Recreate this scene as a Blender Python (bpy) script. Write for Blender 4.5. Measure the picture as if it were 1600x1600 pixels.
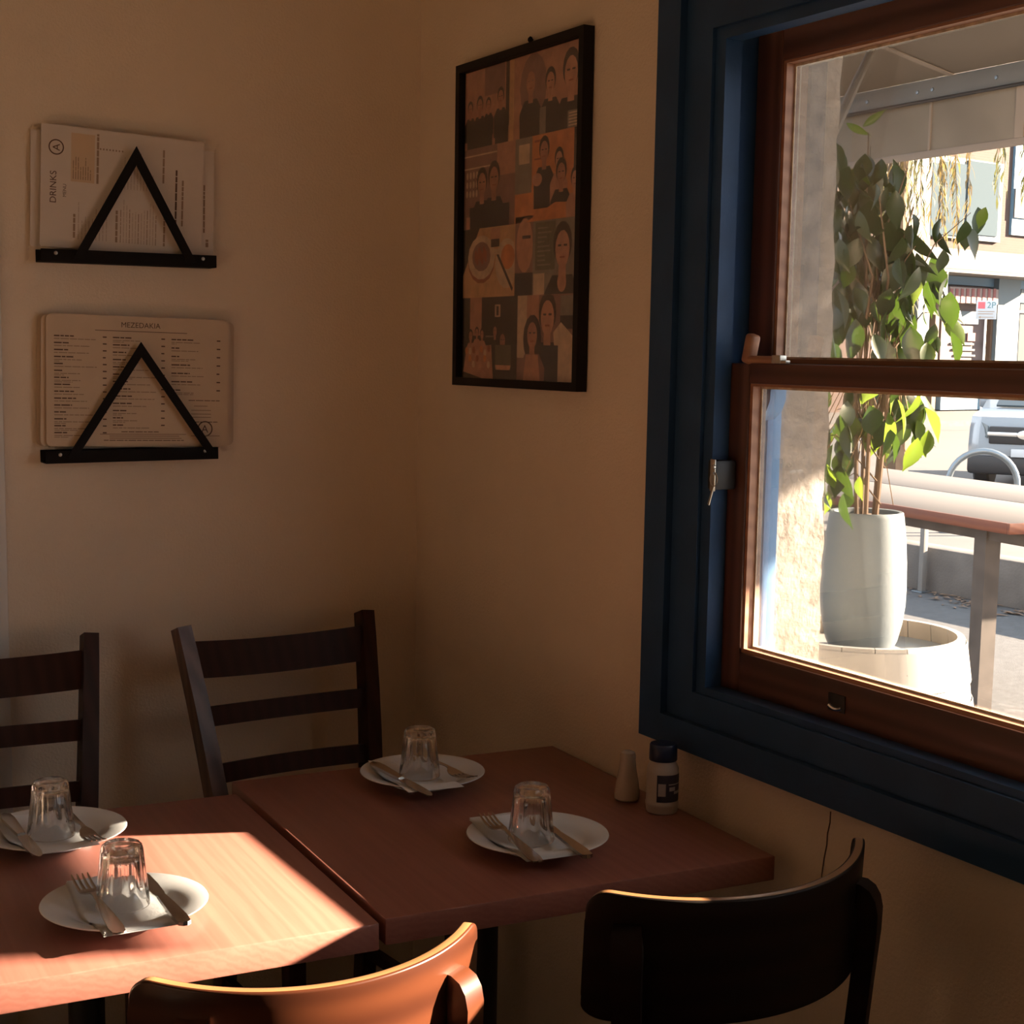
import bpy, bmesh, math, random
from mathutils import Vector, Matrix, Euler
random.seed(7)
for o in list(bpy.data.objects): bpy.data.objects.remove(o)
scene = bpy.context.scene
COL = scene.collection
PI = math.pi
def R(d): return math.radians(d)

# ------------------------------------------------------------------ camera
CAM_LOC = Vector((-1.596, -3.26, 1.54))
F_PX, CY_PX = 2404.0, 852.0
yaw, pitch, roll = R(29.67), R(7.16), R(0.97)
fw = Vector((math.sin(yaw)*math.cos(pitch), math.cos(yaw)*math.cos(pitch), -math.sin(pitch)))
r0 = Vector((math.cos(yaw), -math.sin(yaw), 0)); u0 = r0.cross(fw)
rt = r0*math.cos(roll) + u0*math.sin(roll)
up = -r0*math.sin(roll) + u0*math.cos(roll)
cam_data = bpy.data.cameras.new('camera'); cam = bpy.data.objects.new('camera', cam_data); COL.objects.link(cam)
cam.matrix_world = Matrix(((rt.x, up.x, -fw.x, CAM_LOC.x), (rt.y, up.y, -fw.y, CAM_LOC.y), (rt.z, up.z, -fw.z, CAM_LOC.z), (0, 0, 0, 1)))
cam_data.sensor_width = 36.0; cam_data.sensor_fit = 'HORIZONTAL'
cam_data.lens = F_PX/1600*36.0
cam_data.shift_y = (CY_PX-800)/1600.0
cam_data.clip_start = 0.05; cam_data.clip_end = 400
scene.camera = cam

# ------------------------------------------------------------------ light
world = bpy.data.worlds.new('sky'); scene.world = world; world.use_nodes = True
bg = world.node_tree.nodes['Background']
bg.inputs[0].default_value = (0.90, 0.94, 1.0, 1); bg.inputs[1].default_value = 1.0
sun_data = bpy.data.lights.new('sun', 'SUN'); sun = bpy.data.objects.new('sun', sun_data); COL.objects.link(sun)
SUN_DIR = Vector((-0.752, 0.28, -0.28)).normalized()
sun.rotation_euler = SUN_DIR.to_track_quat('-Z', 'Y').to_euler()
sun.location = (8, -4, 6)
sun_data.energy = 24.0; sun_data.angle = R(0.6); sun_data.color = (1.0, 0.75, 0.53)
scene.view_settings.view_transform = 'Standard'; scene.view_settings.look = 'None'
scene.view_settings.gamma = 1.0; scene.view_settings.use_curve_mapping = False
scene.view_settings.exposure = 1.55

def at_x(px, py, c):
    d = fw*F_PX + rt*(px-800) - up*(py-CY_PX); return CAM_LOC + d*((c-CAM_LOC.x)/d.x)
def at_z(px, py, c):
    d = fw*F_PX + rt*(px-800) - up*(py-CY_PX); return CAM_LOC + d*((c-CAM_LOC.z)/d.z)
def at_d(px, py, D):
    return CAM_LOC + (fw*F_PX + rt*(px-800) - up*(py-CY_PX))*(D/F_PX)

# ------------------------------------------------------------------ materials
MATS = {}
def mat(name, col, rough=0.5, metal=0.0, var=0.0, vscale=6.0, bump=0.0, bscale=60.0, coat=0.0, spec=0.5, sub=None, stretch=None, trans=0.0, col2=None, detail=6.0):
    m = bpy.data.materials.new(name); m.use_nodes = True; MATS[name] = m
    nt = m.node_tree; b = nt.nodes['Principled BSDF']
    b.inputs['Base Color'].default_value = (*col, 1); b.inputs['Roughness'].default_value = rough
    b.inputs['Metallic'].default_value = metal; b.inputs['Coat Weight'].default_value = coat
    b.inputs['Specular IOR Level'].default_value = spec
    b.inputs['Coat Roughness'].default_value = 0.12
    tc = nt.nodes.new('ShaderNodeTexCoord')
    src = tc.outputs['Object']
    if stretch:
        mp = nt.nodes.new('ShaderNodeMapping'); mp.inputs['Scale'].default_value = stretch
        nt.links.new(src, mp.inputs[0]); src = mp.outputs[0]
    if var > 0 or col2:
        n = nt.nodes.new('ShaderNodeTexNoise'); n.inputs['Scale'].default_value = vscale; n.inputs['Detail'].default_value = detail
        nt.links.new(src, n.inputs['Vector'])
        cr = nt.nodes.new('ShaderNodeValToRGB')
        c2 = col2 or tuple(max(0, c*(1-var)) for c in col)
        c3 = col if col2 else tuple(min(1, c*(1+var)) for c in col)
        cr.color_ramp.elements[0].position = 0.3; cr.color_ramp.elements[0].color = (*c2, 1)
        cr.color_ramp.elements[1].position = 0.7; cr.color_ramp.elements[1].color = (*c3, 1)
        nt.links.new(n.outputs[0], cr.inputs[0]); nt.links.new(cr.outputs[0], b.inputs['Base Color'])
    if bump > 0:
        n2 = nt.nodes.new('ShaderNodeTexNoise'); n2.inputs['Scale'].default_value = bscale; n2.inputs['Detail'].default_value = 5
        nt.links.new(src, n2.inputs['Vector'])
        bp = nt.nodes.new('ShaderNodeBump'); bp.inputs['Strength'].default_value = bump; bp.inputs['Distance'].default_value = 0.01
        nt.links.new(n2.outputs[0], bp.inputs['Height']); nt.links.new(bp.outputs[0], b.inputs['Normal'])
    return m

def wood_mat(name, dark, light, rough=0.35, scale=14.0, coat=0.0, axis='Y', sq=(1, 0.05, 1), dist=3.0, bump=0.05, mixf=0.55, nscale=9, spec=0.5):
    m = bpy.data.materials.new(name); m.use_nodes = True; MATS[name] = m
    nt = m.node_tree; b = nt.nodes['Principled BSDF']
    tc = nt.nodes.new('ShaderNodeTexCoord'); mp = nt.nodes.new('ShaderNodeMapping')
    mp.inputs['Scale'].default_value = sq; mp.inputs['Location'].default_value = (0.33, 0.0, 0.21)
    nt.links.new(tc.outputs['Object'], mp.inputs[0])
    w = nt.nodes.new('ShaderNodeTexWave'); w.wave_type = 'RINGS'; w.rings_direction = axis
    w.inputs['Scale'].default_value = scale; w.inputs['Distortion'].default_value = dist
    w.inputs['Detail'].default_value = 3; w.inputs['Detail Scale'].default_value = 2.5
    nt.links.new(mp.outputs[0], w.inputs['Vector'])
    n = nt.nodes.new('ShaderNodeTexNoise'); n.inputs['Scale'].default_value = nscale; n.inputs['Detail'].default_value = 8
    nt.links.new(mp.outputs[0], n.inputs['Vector'])
    mx = nt.nodes.new('ShaderNodeMix'); mx.data_type = 'FLOAT'; mx.inputs[0].default_value = mixf
    nt.links.new(w.outputs['Fac'], mx.inputs[2]); nt.links.new(n.outputs[0], mx.inputs[3])
    cr = nt.nodes.new('ShaderNodeValToRGB')
    cr.color_ramp.elements[0].position = 0.2; cr.color_ramp.elements[0].color = (*dark, 1)
    cr.color_ramp.elements[1].position = 0.75; cr.color_ramp.elements[1].color = (*light, 1)
    nt.links.new(mx.outputs[0], cr.inputs[0]); nt.links.new(cr.outputs[0], b.inputs['Base Color'])
    b.inputs['Roughness'].default_value = rough; b.inputs['Coat Weight'].default_value = coat; b.inputs['Coat Roughness'].default_value = 0.15; b.inputs['Specular IOR Level'].default_value = spec
    bp = nt.nodes.new('ShaderNodeBump'); bp.inputs['Strength'].default_value = bump; bp.inputs['Distance'].default_value = 0.004
    nt.links.new(w.outputs['Fac'], bp.inputs['Height']); nt.links.new(bp.outputs[0], b.inputs['Normal'])
    return m

def pane_mat(name, tint=(0.97, 0.99, 1.0), refl=0.5):
    m = bpy.data.materials.new(name); m.use_nodes = True; MATS[name] = m
    nt = m.node_tree; nt.nodes.remove(nt.nodes['Principled BSDF']); out = nt.nodes['Material Output']
    t = nt.nodes.new('ShaderNodeBsdfTransparent'); t.inputs[0].default_value = (*tint, 1)
    g = nt.nodes.new('ShaderNodeBsdfGlossy'); g.inputs['Roughness'].default_value = 0.02
    lw = nt.nodes.new('ShaderNodeFresnel'); lw.inputs['IOR'].default_value = 1.35
    ma = nt.nodes.new('ShaderNodeMath'); ma.operation = 'MULTIPLY'; ma.inputs[1].default_value = refl
    mx = nt.nodes.new('ShaderNodeMixShader')
    nt.links.new(lw.outputs[0], ma.inputs[0]); nt.links.new(ma.outputs[0], mx.inputs[0])
    nt.links.new(t.outputs[0], mx.inputs[1]); nt.links.new(g.outputs[0], mx.inputs[2]); nt.links.new(mx.outputs[0], out.inputs[0])
    return m

def tumbler_mat():
    m = bpy.data.materials.new('tumbler glass'); m.use_nodes = True; MATS['tumbler'] = m
    nt = m.node_tree; nt.nodes.remove(nt.nodes['Principled BSDF']); out = nt.nodes['Material Output']
    t = nt.nodes.new('ShaderNodeBsdfTransparent'); t.inputs[0].default_value = (0.93, 0.95, 0.95, 1)
    g = nt.nodes.new('ShaderNodeBsdfGlass'); g.inputs['IOR'].default_value = 1.48; g.inputs['Roughness'].default_value = 0.01
    mx = nt.nodes.new('ShaderNodeMixShader'); mx.inputs[0].default_value = 0.93
    nt.links.new(t.outputs[0], mx.inputs[1]); nt.links.new(g.outputs[0], mx.inputs[2]); nt.links.new(mx.outputs[0], out.inputs[0])
    return m

def leaf_mat(name, col, tcol, tr=0.45, rough=0.35):
    m = bpy.data.materials.new(name); m.use_nodes = True; MATS[name] = m
    nt = m.node_tree; b = nt.nodes['Principled BSDF']; out = nt.nodes['Material Output']
    b.inputs['Roughness'].default_value = rough
    oi = nt.nodes.new('ShaderNodeObjectInfo')
    hs = nt.nodes.new('ShaderNodeHueSaturation'); hs.inputs['Color'].default_value = (*col, 1)
    mr = nt.nodes.new('ShaderNodeMapRange'); mr.inputs[3].default_value = 0.65; mr.inputs[4].default_value = 1.35
    nt.links.new(oi.outputs['Random'], mr.inputs[0]); nt.links.new(mr.outputs[0], hs.inputs['Value'])
    nt.links.new(hs.outputs[0], b.inputs['Base Color'])
    t = nt.nodes.new('ShaderNodeBsdfTranslucent'); t.inputs[0].default_value = (*tcol, 1)
    mx = nt.nodes.new('ShaderNodeMixShader'); mx.inputs[0].default_value = tr
    nt.links.new(b.outputs[0], mx.inputs[1]); nt.links.new(t.outputs[0], mx.inputs[2]); nt.links.new(mx.outputs[0], out.inputs[0])
    return m

def brick_mat(name, c1, c2, mortar, scale=1.0):
    m = bpy.data.materials.new(name); m.use_nodes = True; MATS[name] = m
    nt = m.node_tree; b = nt.nodes['Principled BSDF']; b.inputs['Roughness'].default_value = 0.9
    tc = nt.nodes.new('ShaderNodeTexCoord'); mp = nt.nodes.new('ShaderNodeMapping')
    mp.inputs['Rotation'].default_value = (R(90), 0, 0)
    nt.links.new(tc.outputs['Object'], mp.inputs[0])
    br = nt.nodes.new('ShaderNodeTexBrick'); br.inputs['Color1'].default_value = (*c1, 1); br.inputs['Color2'].default_value = (*c2, 1)
    br.inputs['Mortar'].default_value = (*mortar, 1); br.inputs['Scale'].default_value = scale
    br.inputs['Brick Width'].default_value = 0.46; br.inputs['Row Height'].default_value = 0.17; br.inputs['Mortar Size'].default_value = 0.02
    nt.links.new(mp.outputs[0], br.inputs['Vector']); nt.links.new(br.outputs[0], b.inputs['Base Color'])
    return m

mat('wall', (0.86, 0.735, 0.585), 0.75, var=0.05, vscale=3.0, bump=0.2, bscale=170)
mat('wall_low_fill', (0.34, 0.25, 0.17), 0.8, var=0.05, vscale=3.0, bump=0.35, bscale=170)  # unseen walls, coloured darker than the rest to cut fill light
mat('ceiling', (0.36, 0.30, 0.23), 0.9, var=0.03)  # darkened out of view so less fill light comes back down
wood_mat('floor', (0.030, 0.017, 0.010), (0.055, 0.032, 0.020), 0.4, 8, axis='Y')
mat('white_trim', (0.80, 0.77, 0.72), 0.5, var=0.05, vscale=9)
mat('navy', (0.022, 0.066, 0.16), 0.5, var=0.12, vscale=12, bump=0.06, bscale=90, spec=0.3)
mat('blue_ext', (0.13, 0.26, 0.46), 0.5, var=0.08, vscale=8)
wood_mat('sash', (0.070, 0.028, 0.020), (0.135, 0.056, 0.039), 0.45, 10, 0.15, axis='Z', sq=(1, 1, 0.05))
wood_mat('sash_h', (0.070, 0.028, 0.020), (0.135, 0.056, 0.039), 0.45, 10, 0.15, axis='Y', sq=(1, 0.05, 1))
wood_mat('sash_bead', (0.30, 0.14, 0.08), (0.42, 0.22, 0.13), 0.5, 10, 0.0, axis='Y', sq=(1, 0.05, 1))
mat('putty', (0.62, 0.52, 0.40), 0.8, var=0.3, vscale=60)
pane_mat('pane')
pane_mat('frame_glass', (0.98, 0.98, 0.98), 0.25)
wood_mat('table', (0.245, 0.090, 0.067), (0.315, 0.126, 0.096), 0.38, 30, 0.1, axis='Y', sq=(1, 0.04, 1), dist=6, bump=0.01, mixf=0.78, nscale=26)
wood_mat('table_bounce', (0.46, 0.33, 0.23), (0.58, 0.44, 0.32), 0.4, 30, 0.1, axis='Y', sq=(1, 0.04, 1), dist=6, bump=0.01, mixf=0.78, nscale=26)  # paler tops for the added tables, to bounce more sunlight
mat('iron', (0.012, 0.012, 0.012), 0.45, var=0.2)
mat('rack', (0.008, 0.007, 0.007), 0.7, bump=0.05, bscale=200, spec=0.2)
mat('screw', (0.55, 0.5, 0.42), 0.3, 0.9)
wood_mat('dark_chair', (0.026, 0.008, 0.005), (0.050, 0.016, 0.010), 0.45, 12, 0.03, axis='Z', sq=(1, 1, 0.06), spec=0.25)
wood_mat('worn_lit_chair', (0.070, 0.032, 0.022), (0.16, 0.085, 0.06), 0.4, 12, 0.1, axis='Z', sq=(1, 1, 0.06))  # left posts: worn wood, with the light on that side in the colour
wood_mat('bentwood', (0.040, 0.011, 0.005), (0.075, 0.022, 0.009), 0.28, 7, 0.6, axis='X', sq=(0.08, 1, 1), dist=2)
wood_mat('bentwood_shaded', (0.006, 0.003, 0.002), (0.012, 0.005, 0.003), 0.5, 7, 0.0, axis='X', sq=(0.08, 1, 1), dist=2, spec=0.2)  # bentwood again, with the shade under the window put into its colour
wood_mat('ply_edge', (0.22, 0.11, 0.045), (0.32, 0.17, 0.075), 0.3, 7, 0.3, axis='X', sq=(0.08, 1, 1), dist=2)
mat('china', (0.73, 0.78, 0.82), 0.18, coat=0.3)
mat('napkin', (0.74, 0.78, 0.82), 0.9, bump=0.12, bscale=160)
mat('steel', (0.52, 0.50, 0.47), 0.24, 1.0)
mat('ceramic', (0.60, 0.52, 0.43), 0.25, coat=0.3)
mat('bottle_white', (0.52, 0.47, 0.41), 0.35)
mat('bottle_cap', (0.010, 0.022, 0.060), 0.35)
mat('label_dark', (0.035, 0.035, 0.055), 0.5)
mat('label_pale', (0.42, 0.40, 0.38), 0.5)
tumbler_mat()
mat('paper', (0.74, 0.66, 0.58), 0.75, var=0.02, vscale=20)
mat('paper_warm', (0.70, 0.56, 0.41), 0.7, var=0.03, vscale=20)
mat('paper_tint', (0.70, 0.53, 0.36), 0.7)
mat('ink', (0.13, 0.075, 0.045), 0.8)
mat('ink_soft', (0.36, 0.25, 0.17), 0.8)
mat('ink_faint', (0.55, 0.45, 0.37), 0.8)
for n_, c_ in dict(p_skin=(0.72, 0.36, 0.24), p_skin2=(0.55, 0.26, 0.17), p_hair=(0.04, 0.02, 0.015), p_dark=(0.03, 0.024, 0.022), p_navy=(0.02, 0.02, 0.03), p_orange=(0.8, 0.3, 0.11), p_tan=(0.78, 0.46, 0.24), p_pink=(0.62, 0.31, 0.21), p_mauve=(0.34, 0.18, 0.15), p_grey=(0.3, 0.26, 0.21), p_cream=(0.8, 0.6, 0.43), p_green=(0.15, 0.15, 0.1), p_red=(0.42, 0.12, 0.06)).items():
    mat(n_, c_, 0.6, var=0.18, vscale=45)
mat('frame_black', (0.006, 0.005, 0.006), 0.5, spec=0.25)
# outdoors
mat('render', (0.2, 0.186, 0.172), 0.95, var=0.2, vscale=30, bump=1.0, bscale=38, detail=10)
mat('asphalt', (0.055, 0.058, 0.063), 0.9, var=0.25, vscale=30, bump=0.3, bscale=220)
mat('footpath', (0.085, 0.08, 0.076), 0.9, var=0.15, vscale=6, bump=0.2, bscale=150)
mat('road', (0.072, 0.072, 0.073), 0.85, var=0.1, vscale=2)
mat('concrete', (0.105, 0.094, 0.086), 0.9, var=0.2, vscale=5, bump=0.25, bscale=60)
mat('concrete_pale', (0.16, 0.154, 0.147), 0.85, var=0.1, vscale=5)
mat('pot', (0.1, 0.125, 0.142), 0.7, var=0.06, vscale=7, bump=0.06, bscale=90)
mat('soil', (0.10, 0.07, 0.05), 0.95, bump=0.5)
mat('barrel', (0.25, 0.25, 0.245), 0.6, var=0.06, vscale=6)
mat('barrel_in', (0.33, 0.26, 0.19), 0.8, var=0.2, vscale=6)
mat('barrel_hoop', (0.245, 0.245, 0.24), 0.5, var=0.06)
wood_mat('deck_top', (0.058, 0.055, 0.055), (0.076, 0.072, 0.072), 0.8, 60, axis='Y', sq=(1, 0.05, 1))
wood_mat('deck_edge', (0.10, 0.028, 0.014), (0.14, 0.045, 0.021), 0.55, 12, axis='Y', sq=(1, 0.05, 1))
mat('post_steel', (0.055, 0.045, 0.04), 0.7, var=0.3, vscale=12)
mat('galv', (0.18, 0.215, 0.245), 0.35, 0.8, var=0.08)
mat('canvas', (0.135, 0.115, 0.095), 0.9, var=0.08, vscale=3)
mat('valance', (0.165, 0.145, 0.12), 0.9, var=0.2, vscale=4)
mat('seam', (0.24, 0.20, 0.17), 0.9)
mat('awning_steel', (0.11, 0.11, 0.105), 0.6, var=0.1)
mat('white_paint', (0.78, 0.78, 0.76), 0.5)
brick_mat('brick', (0.072, 0.041, 0.033), (0.082, 0.049, 0.040), (0.075, 0.058, 0.052), 2.2)
mat('fascia', (0.105, 0.103, 0.1), 0.7, var=0.04)
mat('shop_blue', (0.09, 0.17, 0.24), 0.6)
mat('shop_pale_blue', (0.1, 0.138, 0.16), 0.6)
mat('shop_glass', (0.05, 0.066, 0.072), 0.1, spec=0.8)
mat('shop_glass_light', (0.052, 0.07, 0.075), 0.08, spec=0.8)
mat('shop_dark', (0.03, 0.04, 0.043), 0.3)
mat('shop_wood', (0.11, 0.065, 0.04), 0.7)
mat('shop_pink', (0.12, 0.09, 0.086), 0.8, var=0.3, vscale=2)
mat('awn_red', (0.22, 0.08, 0.08), 0.8)
mat('awn_white', (0.24, 0.195, 0.185), 0.8)
mat('car_white', (0.19, 0.22, 0.25), 0.25, coat=0.6)
mat('car_black', (0.018, 0.018, 0.020), 0.5)
mat('car_glass', (0.05, 0.07, 0.08), 0.08, spec=0.8)
mat('chrome', (0.75, 0.78, 0.80), 0.15, 1.0)
mat('tyre', (0.02, 0.02, 0.02), 0.8)
mat('sign_white', (0.5, 0.53, 0.56), 0.5)
mat('sign_red', (0.62, 0.12, 0.14), 0.5)
mat('sign_green', (0.08, 0.20, 0.22), 0.5)
mat('bark', (0.1, 0.065, 0.04), 0.9, var=0.2, vscale=20)
mat('twig', (0.2, 0.125, 0.06), 0.8)
mat('dry_leaf', (0.14, 0.09, 0.06), 0.9, var=0.3, vscale=30)
leaf_mat('leaf', (0.016, 0.028, 0.012), (0.06, 0.12, 0.012), 0.22, 0.35)
leaf_mat('leaf_young_lit', (0.045, 0.078, 0.016), (0.15, 0.23, 0.022), 0.5, 0.35)  # young leaves, also carrying the sunlit look of the lower foliage in their colour
leaf_mat('willow', (0.055, 0.058, 0.024), (0.11, 0.115, 0.04), 0.45, 0.6)
leaf_mat('willow_yellow', (0.12, 0.085, 0.036), (0.18, 0.135, 0.05), 0.45, 0.6)

# ------------------------------------------------------------------ mesh helpers
def NB(): return bmesh.new()
def bevel_new(bm, faces, off, seg=2):
    if off <= 0: return
    edges = set()
    for f in faces:
        for e in f.edges: edges.add(e)
    es = [e for e in edges if len(e.link_faces) == 2 and e.calc_face_angle(0) > 0.6]
    bmesh.ops.bevel(bm, geom=es, offset=off, segments=seg, affect='EDGES', profile=0.5)
def box(bm, c, s, rot=None, bev=0, seg=2, mi=0):
    M = Matrix.Translation(Vector(c))
    if rot is not None: M = M @ (rot.to_4x4() if hasattr(rot, 'to_4x4') else rot)
    M = M @ Matrix.Diagonal((s[0], s[1], s[2], 1))
    g = bmesh.ops.create_cube(bm, size=1.0, matrix=M)
    fs = {f for v in g['verts'] for f in v.link_faces}
    for f in fs: f.material_index = mi
    bevel_new(bm, fs, bev, seg)
def bounds(bm, x0, x1, y0, y1, z0, z1, bev=0, seg=2, mi=0):
    box(bm, ((x0+x1)/2, (y0+y1)/2, (z0+z1)/2), (abs(x1-x0), abs(y1-y0), abs(z1-z0)), None, bev, seg, mi)
def tube(bm, pts, r, n=8, caps=True, mi=0):
    pts = [Vector(p) for p in pts]; rings = []
    prev = None
    for i, p in enumerate(pts):
        t = (pts[min(i+1, len(pts)-1)] - pts[max(i-1, 0)]).normalized()
        if prev is None:
            a = Vector((0, 0, 1)) if abs(t.z) < 0.9 else Vector((1, 0, 0))
            n1 = t.cross(a).normalized()
        else:
            n1 = (prev - t*prev.dot(t)).normalized()
        prev = n1; n2 = t.cross(n1)
        rr = r[i] if isinstance(r, (list, tuple)) else r
        rings.append([bm.verts.new(p + (n1*math.cos(2*PI*k/n) + n2*math.sin(2*PI*k/n))*rr) for k in range(n)])
    for a, b in zip(rings, rings[1:]):
        for k in range(n):
            f = bm.faces.new((a[k], a[(k+1) % n], b[(k+1) % n], b[k])); f.material_index = mi
    if caps:
        bm.faces.new(list(reversed(rings[0]))).material_index = mi; bm.faces.new(rings[-1]).material_index = mi
def strip(bm, pts, w, d, side, bev=0, seg=2):
    """rectangular section swept along pts; w along 'side', d across"""
    pts = [Vector(p) for p in pts]; side = Vector(side).normalized(); rings = []
    for i, p in enumerate(pts):
        t = (pts[min(i+1, len(pts)-1)] - pts[max(i-1, 0)]).normalized()
        s = (side - t*side.dot(t)).normalized(); n = t.cross(s)
        ww = (w[i] if isinstance(w, (list, tuple)) else w)/2; dd = (d[i] if isinstance(d, (list, tuple)) else d)/2
        rings.append([bm.verts.new(p + s*a*ww + n*b*dd) for a, b in ((-1, -1), (1, -1), (1, 1), (-1, 1))])
    fs = []
    for a, b in zip(rings, rings[1:]):
        for k in range(4): fs.append(bm.faces.new((a[k], a[(k+1) % 4], b[(k+1) % 4], b[k])))
    fs.append(bm.faces.new(list(reversed(rings[0])))); fs.append(bm.faces.new(rings[-1]))
    bevel_new(bm, fs, bev, seg)
def lathe(bm, prof, n=32, c=(0, 0, 0), mi=0, rf=None, closed=False):
    c = Vector(c); rings = []
    for (r, z) in prof:
        if r < 1e-6: rings.append([bm.verts.new(c + Vector((0, 0, z)))]); continue
        rings.append([bm.verts.new(c + Vector((math.cos(2*PI*k/n)*(r if rf is None else rf(r, z, 2*PI*k/n)), math.sin(2*PI*k/n)*(r if rf is None else rf(r, z, 2*PI*k/n)), z))) for k in range(n)])
    pairs = list(zip(rings, rings[1:]))
    if closed: pairs.append((rings[-1], rings[0]))
    for a, b in pairs:
        for k in range(n):
            k2 = (k+1) % n
            if len(a) == 1 and len(b) == 1: continue
            if len(a) == 1: f = bm.faces.new((a[0], b[k2], b[k]))
            elif len(b) == 1: f = bm.faces.new((a[k], a[k2], b[0]))
            else: f = bm.faces.new((a[k], a[k2], b[k2], b[k]))
            f.material_index = mi
def prism(bm, poly, vec, mi=0, bev=0, seg=2):
    vec = Vector(vec); a = [bm.verts.new(Vector(p)) for p in poly]; b = [bm.verts.new(Vector(p)+vec) for p in poly]
    n = len(poly); fs = [bm.faces.new(list(reversed(a))), bm.faces.new(b)]
    for k in range(n): fs.append(bm.faces.new((a[k], a[(k+1) % n], b[(k+1) % n], b[k])))
    for f in fs: f.material_index = mi
    bevel_new(bm, fs, bev, seg)
def poly(bm, pts, mi=0):
    f = bm.faces.new([bm.verts.new(Vector(p)) for p in pts]); f.material_index = mi; return f
def mk(name, bm, m, parent=None, smooth=True, ang=35, loc=None):
    bmesh.ops.recalc_face_normals(bm, faces=bm.faces)
    me = bpy.data.meshes.new(name); bm.to_mesh(me); bm.free()
    for mm in (m if isinstance(m, (list, tuple)) else [m]): me.materials.append(MATS[mm])
    if smooth:
        me.shade_smooth(); me.set_sharp_from_angle(angle=R(ang))
    o = bpy.data.objects.new(name, me); COL.objects.link(o)
    if parent: o.parent = parent
    if loc: o.location = loc
    return o
def tag(o, label, cat, group=None):
    o['label'] = label; o['category'] = cat
    if group: o['group'] = group
    return o
def thing(name, label, cat, loc=(0, 0, 0), rotz=0, group=None):
    o = bpy.data.objects.new(name, None); COL.objects.link(o); o.empty_display_size = 0.05
    o.location = loc; o.rotation_euler = (0, 0, rotz)
    return tag(o, label, cat, group)
def struct(o, label=None):
    o['kind'] = 'structure'
    if label: o['label'] = label
    return o
def copy_tree(o, parent=None):
    c = o.copy(); COL.objects.link(c); c.parent = parent
    for ch in list(o.children): copy_tree(ch, c)
    return c

# ------------------------------------------------------------------ room shell
WT = 0.13                       # frame depth of the window wall at the opening
RX, RY, CZ = -5.2, -6.6, 2.95
WY0, WY1, WZ0, WZ1 = -1.127, -2.36, 0.956, 2.078    # window opening
bm = NB(); bounds(bm, RX-0.2, 0.3, RY-0.2, 0.25, -0.12, 0.0)
struct(mk('floor', bm, 'floor', smooth=False), 'dark timber cafe floor')
bm = NB(); bounds(bm, RX-0.2, 0.28, RY-0.2, 0.25, CZ, CZ+0.15)
struct(mk('ceiling', bm, 'ceiling', smooth=False), 'unseen ceiling, darkened to cut the fill light')
bm = NB(); bounds(bm, RX-0.2, 0.0, 0.0, 0.25, 0, CZ)
struct(mk('wall_back', bm, 'wall', smooth=False), 'beige plaster wall behind the ladder-back chairs')
bm = NB()
W2A, W2B, W3A, W3B = WY0-1.9, WY1-1.9, WY0-3.6, WY1-3.6      # openings for two added windows, unseen, that let in more bounce light
for (a, b, c, d) in ((0.25, WY0, 0, CZ), (WY0, WY1, 0, WZ0), (WY0, WY1, WZ1, CZ), (WY1, W2A, 0, CZ), (W2A, W2B, 0, WZ0), (W2A, W2B, WZ1, CZ), (W2B, W3A, 0, CZ), (W3A, W3B, 0, WZ0), (W3A, W3B, WZ1, CZ), (W3B, RY-0.2, 0, CZ)):
    bounds(bm, 0, 0.152, a, b, c, d)
bmesh.ops.remove_doubles(bm, verts=bm.verts, dist=1e-5)
wr = struct(mk('wall_right', bm, 'wall', smooth=False), 'beige plaster wall with the sash window')
bm = NB(); bounds(bm, RX-0.2, RX, RY, 0, 0, CZ)
struct(mk('wall_left', bm, 'wall_low_fill', smooth=False), 'plaster wall across the room, darkened to cut the fill light')
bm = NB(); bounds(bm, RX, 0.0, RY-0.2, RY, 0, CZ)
struct(mk('wall_front', bm, 'wall_low_fill', smooth=False), 'plaster wall behind the viewer, darkened to cut the fill light')
bm = NB(); bounds(bm, -1.08, -0.944, -0.014, 0, 0, 2.2, 0.004)
struct(mk('trim_1', bm, 'white_trim'), 'white painted upright trim on the wall behind the left chair')
# crack under the window
bm = NB(); crk = [at_x(x, y, -0.0004) for x, y in ((1298, 1268), (1297, 1285), (1293, 1303), (1292, 1320), (1288, 1340), (1284, 1368), (1285, 1400))]
tube(bm, crk, 0.0012, 5)
mk('crack', bm, 'ink', wr)

# ------------------------------------------------------------------ window
win = struct(bpy.data.objects.new('window_1', None), 'navy-cased timber sash window looking onto the street'); COL.objects.link(win)
def frame4(prefix, y0, y1, z0, z1, wy, wz0, wz1, x0, x1, m, bev=0.005, parent=None):
    """four mitred boards around y0>y1, z0<z1 outer rectangle"""
    yi0, yi1, zi0, zi1 = y0-wy, y1+wy, z0+wz0, z1-wz1
    quads = [((y0, z0), (yi0, zi0), (yi0, zi1), (y0, z1)), ((y1, z0), (yi1, zi0), (yi1, zi1), (y1, z1)), ((y0, z0), (y1, z0), (yi1, zi0), (yi0, zi0)), ((y0, z1), (y1, z1), (yi1, zi1), (yi0, zi1))]
    for q in quads:
        b = NB(); prism(b, [(x0, p[0], p[1]) for p in q], (x1-x0, 0, 0), bev=bev); mk(prefix, b, m, parent)
frame4('casing_board', -0.987, WY1-0.14, 0.852, 2.19, 0.066, 0.052, 0.052, -0.028, 0.0, 'navy', 0.006, win)
frame4('casing_moulding', -0.987-0.066, WY1-0.14+0.066, 0.852+0.052, 2.19-0.052, 0.074, 0.052, 0.06, -0.014, 0.0, 'navy', 0.004, win)
frame4('stop_bead', WY0, WY1, WZ0, WZ1, 0.026, 0.012, 0.02, -0.006, 0.028, 'navy', 0.006, win)
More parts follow.
